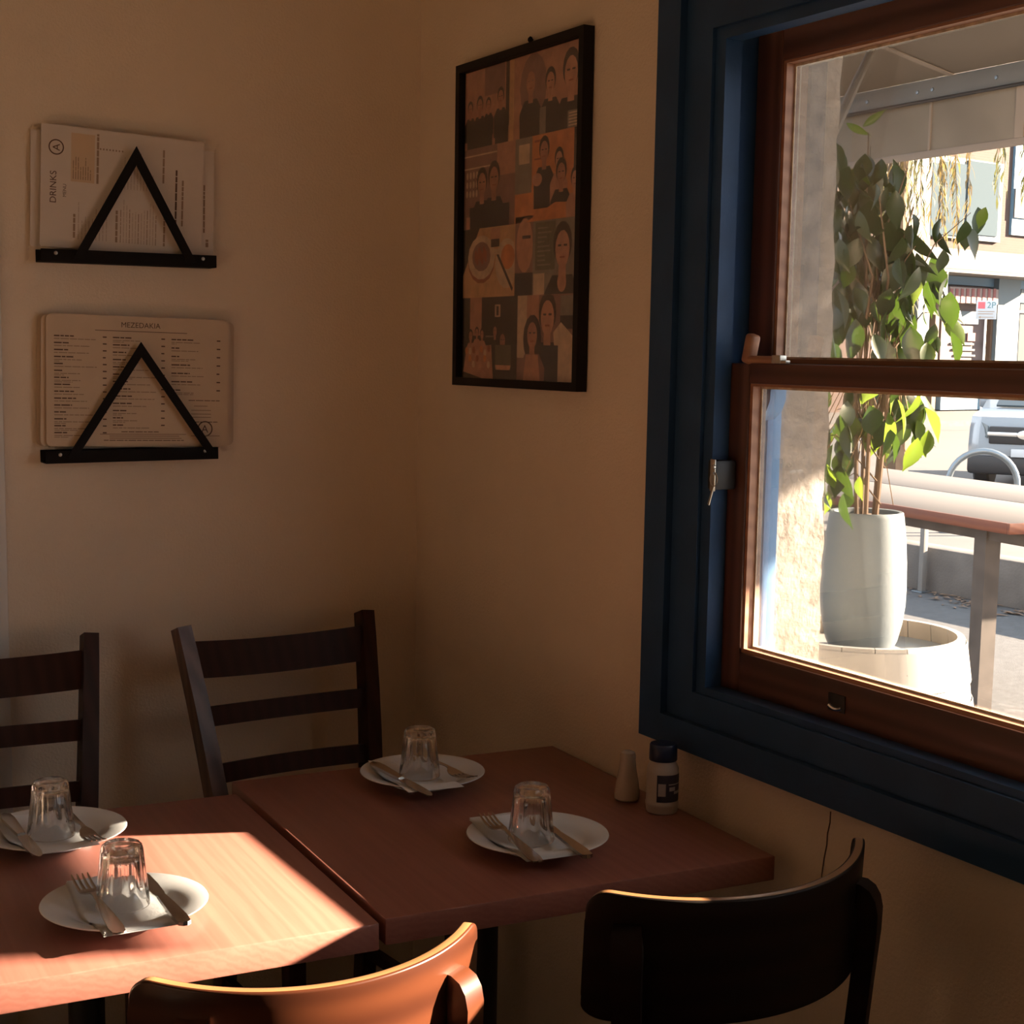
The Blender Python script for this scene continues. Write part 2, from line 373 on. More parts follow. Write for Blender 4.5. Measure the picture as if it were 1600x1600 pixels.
# jamb linings (outer channel and blue exterior face)
for (ya, yb) in ((WY0, WY0-0.004), (WY1, WY1+0.004)):
    b = NB(); bounds(b, 0.028, 0.12, ya, yb, WZ0, WZ1); mk('jamb_lining', b, 'navy', win)
for (ya, yb) in ((WY0+0.02, WY0-0.012), (WY1-0.02, WY1+0.012)):
    b = NB(); bounds(b, 0.122, 0.154, ya, yb, WZ0-0.04, WZ1+0.03, 0.004); mk('outer_stop', b, 'blue_ext', win)
b = NB(); bounds(b, 0.122, 0.154, WY0-0.012, WY1+0.012, WZ1-0.01, WZ1+0.03, 0.004); mk('outer_head', b, 'blue_ext', win)
b = NB(); bounds(b, 0.03, 0.26, WY0+0.04, WY1-0.04, WZ0-0.05, WZ0-0.012, 0.005); mk('sill', b, 'blue_ext', win)
def sash(name, x0, x1, ya, yb, z0, z1, sw, rb, rtp, label):
    e = bpy.data.objects.new(name, None); COL.objects.link(e); e.parent = win; e['label'] = label
    for (a, c) in ((ya, ya-sw), (yb, yb+sw)):
        b = NB(); bounds(b, x0, x1, a, c, z0, z1, 0.003); mk('stile', b, 'sash', e)
    b = NB(); bounds(b, x0-0.0005, x1+0.0005, ya-sw, yb+sw, z0, z0+rb, 0.003); mk('bottom_rail', b, 'sash_h', e)
    b = NB(); bounds(b, x0-0.0005, x1+0.0005, ya-sw, yb+sw, z1-rtp, z1, 0.003); mk('top_rail', b, 'sash_h', e)
    xg = (x0+x1)/2+0.004
    # glazing bead around the pane, with a thin line of putty against the glass
    yi0, yi1, zi0, zi1 = ya-sw, yb+sw, z0+rb, z1-rtp
    b = NB()
    t = 0.007
    bounds(b, x0+0.004, xg-0.003, yi0, yi0-t, zi0, zi1); bounds(b, x0+0.004, xg-0.003, yi1, yi1+t, zi0, zi1)
    bounds(b, x0+0.004, xg-0.003, yi0-t, yi1+t, zi0, zi0+t); bounds(b, x0+0.004, xg-0.003, yi0-t, yi1+t, zi1-t*0.6, zi1)
    mk('glazing_bead', b, 'sash_bead', e)
    b = NB(); t2 = 0.0105
    bounds(b, xg-0.0028, xg-0.001, yi0-0.001, yi0-t2, zi0, zi1); bounds(b, xg-0.0028, xg-0.001, yi0-t2, yi1, zi0, zi0+t2)
    bounds(b, xg-0.0028, xg-0.001, yi0-t2, yi1, zi1-t2*0.8, zi1)
    mk('putty_line', b, 'putty', e)
    b = NB(); bounds(b, xg, xg+0.003, yi0, yi1, zi0, zi1); mk('pane', b, 'pane', e, smooth=False)
    return e
lower = sash('lower_sash', 0.030, 0.070, WY0-0.006, WY1+0.006, WZ0+0.001, 1.528, 0.066, 0.079, 0.034, 'reddish timber lower sash with pane')
upper = sash('upper_sash', 0.076, 0.116, WY0-0.006, WY1+0.006, 1.489, WZ1-0.004, 0.066, 0.040, 0.050, 'reddish timber upper sash with pane')
# blue sash horn under the upper sash, outside
b = NB(); hx = 0.100; ya = WY0-0.007
prof = [(ya, 1.489), (ya-0.060, 1.489), (ya-0.058, 1.465), (ya-0.048, 1.445), (ya-0.030, 1.432), (ya, 1.428)]
prism(b, [(0.082, p[0], p[1]) for p in prof], (0.034, 0, 0), bev=0.003); mk('sash_horn', b, 'blue_ext', upper)
# fitch fastener on the meeting rail (lever, bar, keeper)
b = NB(); box(b, (0.034, -1.196, 1.552), (0.020, 0.022, 0.05), Euler((R(14), 0, 0)).to_matrix(), 0.006, 3)
mk('catch_lever', b, 'sash_bead', lower)
b = NB(); tube(b, [(0.03, -1.200, 1.5345), (0.03, -1.262, 1.5345)], 0.0065, 10); mk('catch_bar', b, 'sash_bead', lower)
b = NB(); bounds(b, 0.024, 0.038, -1.263, -1.285, 1.5285, 1.542, 0.001); bounds(b, 0.026, 0.036, -1.285, -1.297, 1.5285, 1.534, 0.001); mk('catch_keeper', b, 'screw', lower)
b = NB(); bounds(b, 0.050, 0.066, -1.775, -1.845, 1.528, 1.552, 0.004); tube(b, [(0.05, -1.785, 1.551), (0.045, -1.815, 1.558), (0.04, -1.855, 1.556)], 0.005, 8); mk('sash_fastener', b, 'iron', lower)
# keyed lock on the stop with keys hanging from it
lk = bpy.data.objects.new('sash_lock', None); COL.objects.link(lk); lk.parent = win; lk['label'] = 'small metal window lock with a ring of keys'
b = NB(); bounds(b, -0.016, 0.028, -1.154, -1.176, 1.314, 1.364, 0.003); mk('lock_body', b, 'iron', lk)
b = NB(); bounds(b, -0.0185, -0.016, -1.164, -1.177, 1.312, 1.366, 0.0008); mk('lock_plate', b, 'screw', lk)
b = NB()
ring = [(-0.030 + 0.0*k, -1.190 + 0.010*math.cos(a), 1.334 + 0.012*math.sin(a)) for k, a in enumerate([i*2*PI/18 for i in range(19)])]
tube(b, ring, 0.0009, 6, False); mk('key_ring', b, 'screw', lk)
b = NB(); strip(b, [(-0.030, -1.1905, 1.323), (-0.030, -1.184, 1.305), (-0.030, -1.178, 1.290)], 0.004, 0.0015, (0, 1, 0)); mk('key', b, 'screw', lk)
b = NB(); strip(b, [(-0.022, -1.186, 1.342), (-0.040, -1.200, 1.345)], 0.004, 0.0015, (0, 0, 1)); mk('key', b, 'screw', lk)
b = NB(); lathe(b, [(0, 0), (0.004, 0.001), (0.004, 0.004), (0, 0.005)], 10); o = mk('lock_barrel', b, 'chrome', lk); o.location = (-0.022, -1.182, 1.354); o.rotation_euler = (0, R(-90), 0)
# recessed finger lift in the bottom rail
lf = NB(); bounds(lf, 0.0265, 0.030, -1.432, -1.470, 0.986, 1.014, 0.001)
mk('sash_lift', lf, 'iron', lower)
lf = NB(); tube(lf, [(0.026, -1.436 - 0.030*t, 0.990 + 0.004*(2*t-1)**2) for t in [i/8 for i in range(9)]], 0.0035, 8); mk('lift_lip', lf, 'chrome', lower)

w2 = copy_tree(win); w2.name = 'added_window_2'; w2.location = (0, -1.9, 0); w2['label'] = 'added sash window out of view, letting in more sun'  # unseen copies added so more sun reaches the room
w3 = copy_tree(win); w3.name = 'added_window_3'; w3.location = (0, -3.6, 0); w3['label'] = 'second added sash window out of view at the far end, letting in more sun'

# ------------------------------------------------------------------ picture on the window wall
pic = thing('framed_photo_collage', 'tall black framed collage of snapshots hanging between corner and window', 'picture', (0, -0.483, 1.466))
PW, PH, PD, PFW = 0.517, 0.682, 0.024, 0.017
hw = PW/2
for nm, q in (('frame_side', [(hw, 0), (hw, PH), (hw-PFW, PH-PFW), (hw-PFW, PFW)]), ('frame_side', [(-hw, 0), (-hw, PH), (-hw+PFW, PH-PFW), (-hw+PFW, PFW)]), ('frame_rail', [(hw, 0), (-hw, 0), (-hw+PFW, PFW), (hw-PFW, PFW)]), ('frame_rail', [(hw, PH), (-hw, PH), (-hw+PFW, PH-PFW), (hw-PFW, PH-PFW)])):
    b = NB(); prism(b, [(-0.002, y, z) for y, z in q], (-PD, 0, 0), bev=0.002); mk(nm, b, 'frame_black', pic)
b = NB(); bounds(b, -0.002, -0.010, -hw+PFW, hw-PFW, PFW, PH-PFW); mk('backing', b, 'p_mauve', pic, False)
PM = ['p_skin', 'p_skin2', 'p_hair', 'p_dark', 'p_navy', 'p_orange', 'p_tan', 'p_pink', 'p_mauve', 'p_grey', 'p_cream', 'p_green', 'p_red']
PI_ = {n: i for i, n in enumerate(PM)}
iw, ih = PW-2*PFW, PH-2*PFW
class Photo:
    def __init__(s, u0, v0, u1, v1, base):
        s.b = NB(); s.k = 0; s.r = (u0, v0, u1, v1); s.rect(u0, v0, u1, v1, base)
    def P(s, u, v):
        u0, v0, u1, v1 = s.r
        u = min(max(u, u0), u1); v = min(max(v, v0), v1)
        return (-0.0102 - 0.00006*s.k, hw-PFW-u*iw, PH-PFW-v*ih)
    def shape(s, pts, m): s.k += 1; poly(s.b, [s.P(u, v) for u, v in pts], PI_[m])
    def rect(s, a, b_, c, d, m): s.shape([(a, b_), (c, b_), (c, d), (a, d)], m)
    def ell(s, u, v, ru, rv, m, n=14): s.shape([(u+ru*math.cos(2*PI*i/n), v+rv*math.sin(2*PI*i/n)) for i in range(n)], m)
    def person(s, u, v, k, shirt, skin='p_skin', hair='p_hair', body=True):
        """head centre u,v; k = head half height"""
        ku = k*ih/iw*0.78
        if body: s.shape([(u-ku*2.1, v+k*4.8), (u-ku*2.2, v+k*2.3), (u-ku*1.2, v+k*1.35), (u+ku*1.2, v+k*1.35), (u+ku*2.2, v+k*2.3), (u+ku*2.1, v+k*4.8)], shirt)
        s.shape([(u-ku*0.4, v), (u+ku*0.4, v), (u+ku*0.45, v+k*1.6), (u-ku*0.45, v+k*1.6)], skin)
        s.ell(u, v-k*0.18, ku*1.12, k*1.05, hair)
        s.ell(u, v+k*0.1, ku*0.86, k*0.9, skin)
        s.rect(u-ku*0.55, v-k*0.12, u-ku*0.15, v-k*0.02, hair); s.rect(u+ku*0.15, v-k*0.12, u+ku*0.55, v-k*0.02, hair)
        s.rect(u-ku*0.3, v+k*0.45, u+ku*0.3, v+k*0.54, 'p_red')
    def done(s): mk('photo', s.b, PM, pic, False)
p = Photo(0, 0, .44, .25, 'p_pink'); p.rect(.18, .0, .36, .09, 'p_mauve'); p.rect(.37, 0, .40, .2, 'p_hair'); p.rect(.40, 0, .44, .25, 'p_tan')
for u, v, k in ((.05, .12, .022), (.14, .115, .026), (.22, .12, .02), (.33, .105, .026)): p.person(u, v, k, 'p_dark', 'p_skin2')
p.rect(.03, .165, .26, .25, 'p_dark'); p.rect(.285, .16, .40, .25, 'p_dark'); p.done()
p = Photo(.44, 0, 1, .25, 'p_pink'); p.ell(.6, .10, .11, .10, 'p_mauve')
p.person(.58, .085, .040, 'p_dark', 'p_skin2', 'p_mauve'); p.person(.74, .10, .036, 'p_dark', 'p_skin'); p.person(.90, .085, .055, 'p_dark', 'p_skin')
p.rect(.66, .17, .71, .25, 'p_grey'); p.rect(.88, .20, 1, .25, 'p_grey')
for i in range(5): p.rect(.89, .205+.009*i, 1, .209+.009*i, 'p_cream')
p.done()
p = Photo(0, .25, .46, .51, 'p_mauve'); p.rect(0, .27, .3, .275, 'p_cream'); p.rect(0, .31, .28, .315, 'p_cream'); p.rect(.3, .25, .46, .35, 'p_pink')
for i in range(12): p.ell(.03+.03*(i % 4), .335+.03*(i//4), .01, .012, 'p_cream', 8)
p.person(.17, .365, .042, 'p_navy', 'p_skin2'); p.person(.28, .355, .045, 'p_navy', 'p_skin2'); p.rect(.06, .44, .42, .51, 'p_navy'); p.rect(.03, .47, .065, .51, 'p_skin'); p.done()
p = Photo(.46, .25, 1, .51, 'p_orange'); p.rect(.93, .25, 1, .45, 'p_dark'); p.rect(.46, .25, .60, .42, 'p_grey'); p.rect(.49, .27, .58, .33, 'p_cream'); p.rect(.62, .265, .70, .272, 'p_red'); p.rect(.62, .32, .70, .325, 'p_red')
p.person(.70, .30, .036, 'p_dark', 'p_skin2'); p.person(.82, .335, .030, 'p_pink', 'p_skin'); p.person(.84, .375, .036, 'p_dark', 'p_skin2'); p.ell(.65, .385, .04, .02, 'p_skin')
p.shape([(.56, .51), (.8, .46), (1, .47), (1, .51)], 'p_orange'); p.person(.95, .40, .03, 'p_pink', 'p_skin'); p.done()
p = Photo(0, .51, .47, .735, 'p_tan'); p.shape([(0, .51), (.15, .51), (.02, .64), (0, .66)], 'p_dark'); p.shape([(.14, .52), (.47, .53), (.47, .735), (0, .735), (0, .66)], 'p_tan')
p.ell(.17, .615, .125, .075, 'p_red'); p.ell(.17, .605, .125, .072, 'p_cream'); p.ell(.17, .602, .085, .048, 'p_mauve')
for i in range(7): p.ell(.12+.015*i, .60+.012*math.sin(i*2.1), .012, .02, 'p_red', 8)
p.ell(.40, .63, .10, .08, 'p_cream'); p.ell(.41, .61, .06, .04, 'p_orange'); p.shape([(.31, .60), (.33, .60), (.46, .71), (.45, .72)], 'p_hair')
p.rect(.255, .515, .34, .55, 'p_skin'); p.rect(.26, .55, .335, .575, 'p_hair'); p.ell(.30, .59, .05, .008, 'p_cream'); p.done()
p = Photo(.47, .49, .62, .735, 'p_mauve'); p.ell(.55, .58, .07, .085, 'p_skin'); p.rect(.53, .55, .60, .56, 'p_hair'); p.rect(.47, .665, .62, .735, 'p_navy'); p.done()
p = Photo(.62, .505, 1, .735, 'p_grey'); p.rect(.64, .515, .80, .66, 'p_green')
for i in range(9): p.rect(.66, .53+.014*i, .74+.03*math.sin(i*1.7), .535+.014*i, 'p_grey')
p.rect(.63, .67, .72, .735, 'p_cream'); p.rect(.95, .53, 1, .70, 'p_pink'); p.person(.86, .595, .062, 'p_dark', 'p_skin'); p.ell(.86, .70, .035, .03, 'p_skin'); p.done()
p = Photo(0, .735, .5, 1, 'p_dark'); p.rect(.07, .735, .18, .86, 'p_pink'); p.rect(.30, .76, .35, .80, 'p_cream'); p.rect(.315, .765, .335, .795, 'p_dark'); p.rect(.22, .86, .3, .865, 'p_grey')
for u, v, k in ((.08, .86, .018), (.14, .85, .016), (.19, .855, .016), (.31, .845, .018), (.38, .875, .026)): p.person(u, v, k, 'p_dark' if u > .3 else 'p_pink', 'p_skin2')
p.shape([(.02, .98), (.05, .90), (.28, .89), (.30, 1), (.2, 1)], 'p_pink')
for i in range(14): p.ell(.05+.035*(i % 7), .91+.035*(i//7)+.01*math.sin(i*3), .014, .012, ('p_orange', 'p_cream', 'p_red', 'p_skin')[i % 4], 8)
p.rect(.32, .89, .46, .97, 'p_green'); p.shape([(.32, .955), (.46, .955), (.45, .97), (.33, .97)], 'p_skin'); p.done()
p = Photo(.5, .735, 1, 1, 'p_mauve'); p.rect(.5, .735, .58, .93, 'p_cream'); p.rect(.58, .735, .68, .83, 'p_pink'); p.rect(.85, .74, 1, .80, 'p_grey'); p.rect(.85, .80, 1, .84, 'p_navy')
p.person(.75, .80, .060, 'p_dark', 'p_skin'); p.shape([(.83, 1), (.80, .85), (.86, .82), (.95, .86), (1, .95), (1, 1)], 'p_cream'); p.rect(.72, .89, .84, 1, 'p_navy')
p.ell(.63, .87, .075, .075, 'p_hair'); p.person(.63, .855, .046, 'p_mauve', 'p_skin2'); p.shape([(.56, 1), (.58, .92), (.68, .92), (.70, 1)], 'p_skin'); p.done()
b = NB(); bounds(b, -0.0165, -0.0180, -hw+PFW, hw-PFW, PFW, PH-PFW); mk('glazing', b, 'frame_glass', pic, False)
b = NB(); lathe(b, [(0, 0), (0.0055, 0.0), (0.0065, 0.003), (0.004, 0.006), (0, 0.007)], 12)
tube(b, [(0, 0, 0), (0, 0, -0.006)], 0.002, 8)
o = mk('picture_nail', b, 'rack'); o.rotation_euler = (0, R(-90), 0); o.location = (-0.004, -0.509, 2.160); tag(o, 'small dark nail in the wall above the picture', 'nail')

# ------------------------------------------------------------------ menus in wall racks
def text_into(bm, s, size, org, ex, ey, off=(0, 0, 0), mi=0, align='LEFT'):
    cu = bpy.data.curves.new('t', 'FONT'); cu.body = s; cu.size = size; cu.align_x = align
    ob = bpy.data.objects.new('t', cu); COL.objects.link(ob)
    dg = bpy.context.evaluated_depsgraph_get(); me = ob.evaluated_get(dg).to_mesh()
    org, ex, ey = Vector(org), Vector(ex), Vector(ey)
    vs = [bm.verts.new(org + ex*v.co.x + ey*v.co.y) for v in me.vertices]
    for f in me.polygons:
        try: bm.faces.new([vs[i] for i in f.vertices]).material_index = mi
        except ValueError: pass
    ob.evaluated_get(dg).to_mesh_clear(); bpy.data.objects.remove(ob); bpy.data.curves.remove(cu)
def rounded(w, h, r, n=4):
    out = []
    for cx_, cz_, a0 in ((w-r, h-r, 0), (r, h-r, 90), (r, r, 180), (w-r, r, 270)):
        for k in range(n+1):
            a = R(a0+90*k/n); out.append((cx_+r*math.cos(a), cz_+r*math.sin(a)))
    return out
def rack(loc, tilt, label, w=0.368, apex=(0.196, 0.236), feet=(0.075, 0.312)):
    t = thing('menu_rack', label, 'rack', loc, group='black triangle menu racks')
    t.rotation_euler = (0, tilt, 0)
    b = NB(); bounds(b, 0, w, -0.003, 0, 0, 0.026, 0.001); bounds(b, 0, w, -0.045, -0.003, 0, 0.003, 0.0008); bounds(b, 0, w, -0.048, -0.045, 0, 0.026, 0.001); sbar = mk('shelf_bar', b, 'rack', t)
    for fx in feet:
        sg_ = 1 if fx < apex[0] else -1; hw_ = 0.0105
        top_o = apex[1]+0.010; slope = (apex[1]-0.012)/abs(apex[0]-fx)
        pts = [(fx-hw_*sg_, 0.010), (fx+hw_*sg_, 0.010), (apex[0], top_o-2*hw_*slope), (apex[0], top_o)]
        b = NB(); prism(b, [(x_, -0.0510, z_) for x_, z_ in pts], (0, 0.003, 0), bev=0.0006); mk('triangle_bar', b, 'rack', t)
    for sx in (0.03, w-0.03):
        b = NB(); lathe(b, [(0, 0), (0.004, 0.0), (0.0035, 0.002), (0, 0.0028)], 10); o = mk('screw', b, 'screw', sbar); o.rotation_euler = (R(90), 0, 0); o.location = (sx, -0.048, 0.018)
    return t
def card(loc, w, h, tilt, m, label, group, th=0.0022, r=0.004, lean=0.0):
    t = thing('menu_card', label, 'menu', loc, group=group)
    t.rotation_euler = (lean, tilt, 0)
    b = NB(); prism(b, [(x, 0, z) for x, z in rounded(w, h, r)], (0, th, 0)); mk('sheet', b, m, t, False)
    return t
rack((-0.871, 0.0, 1.7055), R(-0.3), 'black triangular metal wall rack holding the drinks menus', apex=(0.199, 0.231))
rack((-0.870, 0.0, 1.296), R(-0.5), 'black triangular metal wall rack holding the food menus', apex=(0.203, 0.240), feet=(0.052, 0.355))
random.seed(3)
def bars(b, x0, x1, z, h, y, mi, gap=True):
    """one line of tiny print as word-long dashes"""
    x = x0
    while x < x1-0.002:
        L = min(random.uniform(0.006, 0.02), x1-x)
        poly(b, [(x, y, z), (x+L, y, z), (x+L, y, z+h), (x, y, z+h)], mi); x += L + (0.0018 if gap else 0)
def vbars(b, z0, z1, x, w, y, mi):
    z = z0
    while z < z1-0.002:
        L = min(random.uniform(0.006, 0.02), z1-z)
        poly(b, [(x, y, z), (x+w, y, z), (x+w, y, z+L), (x, y, z+L)], mi); z += L+0.0016
def logo(b, cx_, cz_, r, y, ex, ez, mi):
    n = 28
    for k in range(n):
        a0, a1 = 2*PI*k/n, 2*PI*(k+1)/n
        poly(b, [(cx_+rr*math.cos(a), y, cz_+rr*math.sin(a)) for rr, a in ((r, a0), (r, a1), (r*0.84, a1), (r*0.84, a0))], mi)
    c = Vector((cx_, y, cz_)) - Vector(ex)*r*0.48 - Vector(ez)*r*0.46
    text_into(b, 'A', r*1.35, c, ex, ez, mi=mi)
# upper rack: drinks menus (portrait sheets laid on their side)
ZD = 1.7375
card((-0.884, -0.012, ZD), 0.345, 0.232, R(1.5), 'paper', 'drinks menu sheet at the back, edge showing left of the stack', 'drinks menus in the upper rack')
t2 = card((-0.846, -0.018, ZD), 0.345, 0.222, R(1.0), 'paper', 'middle drinks menu sheet, edge showing right of the stack', 'drinks menus in the upper rack')
b = NB(); vbars(b, 0.05, 0.15, 0.322, 0.004, -0.0006, 1); vbars(b, 0.02, 0.036, 0.328, 0.006, -0.0006, 1); mk('print', b, ['ink', 'ink_soft', 'ink_faint'], t2, False)
dm = card((-0.868, -0.026, ZD), 0.338, 0.244, R(2.0), 'paper', 'white drinks menu at the front of the upper rack', 'drinks menus in the upper rack')
b = NB(); y = -0.0006
logo(b, 0.030, 0.200, 0.0155, y, (0, 0, 1), (-1, 0, 0), 0)
text_into(b, 'DRINKS', 0.0185, (0.031, y, 0.088), (0, 0, 1), (-1, 0, 0), mi=0)
text_into(b, 'MENU', 0.0095, (0.051, y, 0.102), (0, 0, 1), (-1, 0, 0), mi=0)
poly(b, [(0.060, y+0.0002, 0.135), (0.108, y+0.0002, 0.135), (0.108, y+0.0002, 0.232), (0.060, y+0.0002, 0.232)], 3)
for x, z0, z1, w, m_ in ((0.112, 0.135, 0.235, 0.0045, 1), (0.25, 0.15, 0.22, 0.004, 1), (0.254, 0.02, 0.10, 0.004, 1), (0.278, 0.065, 0.18, 0.004, 0), (0.292, 0.065, 0.16, 0.004, 1), (0.066, 0.022, 0.07, 0.0045, 1), (0.153, 0.02, 0.085, 0.0045, 1)):
    vbars(b, z0, z1, x, w, y, m_)
for i in range(8): vbars(b, 0.14, 0.14+0.02+0.025*random.random(), 0.064+0.005*i, 0.0016, y, 1)
for i in range(9): vbars(b, 0.02, 0.03+0.09*random.random(), 0.076+0.0072*i, 0.0016, y, 2)
for i in range(13): vbars(b, 0.02, 0.08+0.03*random.random(), 0.163+0.0062*i, 0.0015, y, 1 if i % 3 == 0 else 2)
for i in range(10): vbars(b, 0.13, 0.16+0.05*random.random(), 0.17+0.0066*i, 0.0015, y, 2)
for i in range(8): vbars(b, 0.204, 0.2075, 0.118+0.0065*i, 0.003, y, 1)
mk('print', b, ['ink', 'ink_soft', 'ink_faint', 'paper_tint'], dm, False)
# lower rack: food menus (landscape laminated cards)
ZF = 1.331
for i, (dx, dh, yy, tl, lb) in enumerate(((0.026, 0.0, -0.006, 0.8, 'food menu card at the very back, reaching furthest right'), (-0.012, 0.004, -0.012, 1.6, 'food menu card second from the back, reaching furthest left'), (0.016, 0.0, -0.018, 0.9, 'food menu card in the middle of the lower stack, showing on the right'), (-0.007, 0.002, -0.024, 1.5, 'food menu card just behind the front one, showing on the left'))):
    card((-0.868+dx, yy, ZF), 0.388, 0.268+dh, R(tl), 'paper_warm', lb, 'food menus in the lower rack', 0.003, 0.012)
fm = card((-0.864, -0.031, ZF), 0.388, 0.272, R(0.9), 'paper_warm', 'tan food menu card at the front of the lower rack', 'food menus in the lower rack', 0.003, 0.012)
b = NB()
text_into(b, 'MEZEDAKIA', 0.0155, (0.196, y, 0.249), (1, 0, 0), (0, 0, 1), mi=0, align='CENTER')
poly(b, [(0.10, y, 0.2405), (0.296, y, 0.2405), (0.296, y, 0.2418), (0.10, y, 0.2418)], 0)
for col, (xa, xb, zt, n_, st) in enumerate(((0.016, 0.126, 0.226, 15, 0.0142), (0.137, 0.25, 0.226, 13, 0.0152), (0.262, 0.372, 0.226, 7, 0.0178))):
    z = zt
    for i in range(n_):
        bars(b, xa, xa+random.uniform(0.016, 0.05), z, 0.0026, y, 0); bars(b, xb-0.010, xb-0.002, z, 0.0026, y, 0)
        bars(b, xa, xa+random.uniform(0.05, 0.095), z-0.0055, 0.0016, y, 1)
        if random.random() < 0.35: bars(b, xa, xa+random.uniform(0.01, 0.05), z-0.0088, 0.0014, y, 1)
        z -= st
for z, xa, xb, m_ in ((0.098, 0.30, 0.372, 0), (0.086, 0.312, 0.342, 1), (0.077, 0.306, 0.35, 1), (0.069, 0.306, 0.35, 1), (0.062, 0.306, 0.35, 1), (0.052, 0.306, 0.365, 0), (0.022, 0.306, 0.37, 1), (0.030, 0.155, 0.235, 0), (0.025, 0.11, 0.295, 1), (0.021, 0.13, 0.28, 1), (0.0165, 0.13, 0.285, 1), (0.012, 0.118, 0.29, 0)):
    bars(b, xa, xb, z, 0.0016, y, m_, m_ == 0)
logo(b, 0.337, 0.038, 0.017, y, (1, 0, 0), (0, 0, 1), 0)
mk('print', b, ['ink', 'ink_soft', 'ink_faint'], fm, False)

# ------------------------------------------------------------------ tables
def dining_table(loc, rz, w, d, ztop, label, m='table'):
    t = thing('dining_table', label, 'table', loc, rz, 'cafe tables pushed together')
    b = NB(); bounds(b, -w/2, w/2, -d/2, d/2, ztop-0.040, ztop, 0.0025, 2); mk('table_top', b, m, t)
    b = NB(); bounds(b, -0.2, 0.2, -0.2, 0.2, ztop-0.048, ztop-0.0402, 0.002); mk('top_plate', b, 'iron', t)
    b = NB(); tube(b, [(0, 0, 0.045), (0, 0, ztop-0.045)], 0.027, 20); mk('column', b, 'iron', t)
    for a in (0, 1):
        b = NB(); s = (0.56, 0.06, 0.028) if a == 0 else (0.06, 0.56, 0.028)
        box(b, (0, 0, 0.026 + 0.006*a), s, None, 0.008); ft_ = mk('foot', b, 'iron', t)
    for sx, sy in ((0.25, 0), (-0.25, 0), (0, 0.25), (0, -0.25)):
        b = NB(); lathe(b, [(0, 0), (0.018, 0), (0.018, 0.010), (0.012, 0.014), (0, 0.014)], 14); o = mk('glide', b, 'iron', ft_); o.location = (sx, sy, 0)
    return t
TA = R(-2.9)
TR = Vector((-0.364, -1.018, 0)); dining_table(TR, TA, 0.668, 0.752, 0.75, 'timber cafe table in the corner under the window')
TLc = Vector((-1.046, -1.020, 0)); dining_table(TLc, R(-2.9), 0.672, 0.690, 0.747, 'timber cafe table in the sun at the left')
dining_table((-2.02, -1.06, 0), R(-2.0), 0.672, 0.70, 0.746, 'added timber cafe table out of view further left, bouncing sunlight', 'table_bounce')  # unseen table added to bounce sun onto the walls
for (tx, ty, lb) in ((-0.76, -2.98, 'added unseen cafe table beside the second window, nearest the corner table'), (-0.76, -3.80, 'added unseen cafe table beside the second window, further from the corner'), (-1.46, -3.92, 'added unseen cafe table one place in from the second window'), (-0.76, -4.95, 'added unseen cafe table beside the third window'), (-1.46, -4.95, 'added unseen cafe table one place in from the third window'), (-2.72, -1.08, 'added unseen cafe table at the far left along the back wall'), (-2.35, -2.45, 'added unseen cafe table in the middle of the room'), (-3.05, -2.45, 'added unseen cafe table furthest from the windows')):
    dining_table((tx, ty, 0), R(0.5), 0.672, 0.75, 0.746, lb, 'table_bounce')  # more unseen tables, added as sunlit bounce surfaces

# ------------------------------------------------------------------ place settings
def plate_mesh():
    b = NB()
    lathe(b, [(0, 0.0035), (0.055, 0.0035), (0.068, 0.0055), (0.078, 0.0120), (0.092, 0.0165), (0.1135, 0.0215), (0.1150, 0.0228), (0.1142, 0.0240), (0.1125, 0.0242), (0.092, 0.0200), (0.079, 0.0160), (0.069, 0.0098), (0.062, 0.0080), (0, 0.0080)], 64)
    lathe(b, [(0.060, 0.0040), (0.060, 0.0), (0.055, 0.0), (0.055, 0.0036)], 64)
    return b
def tumbler_mesh():
    b = NB(); N = 120; nf = 10
    def rf(r, z, th): 
        k = min(1, max(0, (z-0.014)/0.012))*(1 if z < 0.080 else max(0.25, 1-(z-0.080)/0.010*0.6))
        s = abs(math.cos(nf*th/2))
        arch = min(1.0, max(0.0, (z - 0.010 - 0.012*(1-s))/0.006))
        return r*(1 - 0.10*k*arch*s**1.2)
    outer = [(0.0372, 0.0), (0.0378, 0.002), (0.0372, 0.010), (0.0368, 0.014), (0.0364, 0.018), (0.0360, 0.022), (0.0355, 0.026), (0.0345, 0.034), (0.033, 0.046), (0.0318, 0.058), (0.0308, 0.068), (0.0300, 0.076), (0.0292, 0.082), (0.0275, 0.0875), (0.024, 0.0895), (0.014, 0.0885), (0, 0.0880)]
    inner = [(0, 0.0745), (0.018, 0.0742), (0.0235, 0.072), (0.0255, 0.066), (0.0285, 0.05), (0.0315, 0.03), (0.0340, 0.012), (0.0352, 0.002), (0.0360, 0.0)]
    prof = outer; lathe(b, prof, N, rf=rf)
    lathe(b, inner, N)
    # bridge the rim
    z0 = [v for v in b.verts if abs(v.co.z) < 1e-6]
    ri = sorted([v for v in z0 if v.co.xy.length < 0.0366], key=lambda v: math.atan2(v.co.y, v.co.x))
    ro = sorted([v for v in z0 if v.co.xy.length > 0.0366], key=lambda v: math.atan2(v.co.y, v.co.x))
    for k in range(len(ri)): b.faces.new((ri[k], ri[(k+1) % len(ri)], ro[(k+1) % len(ro)], ro[k]))
    return b
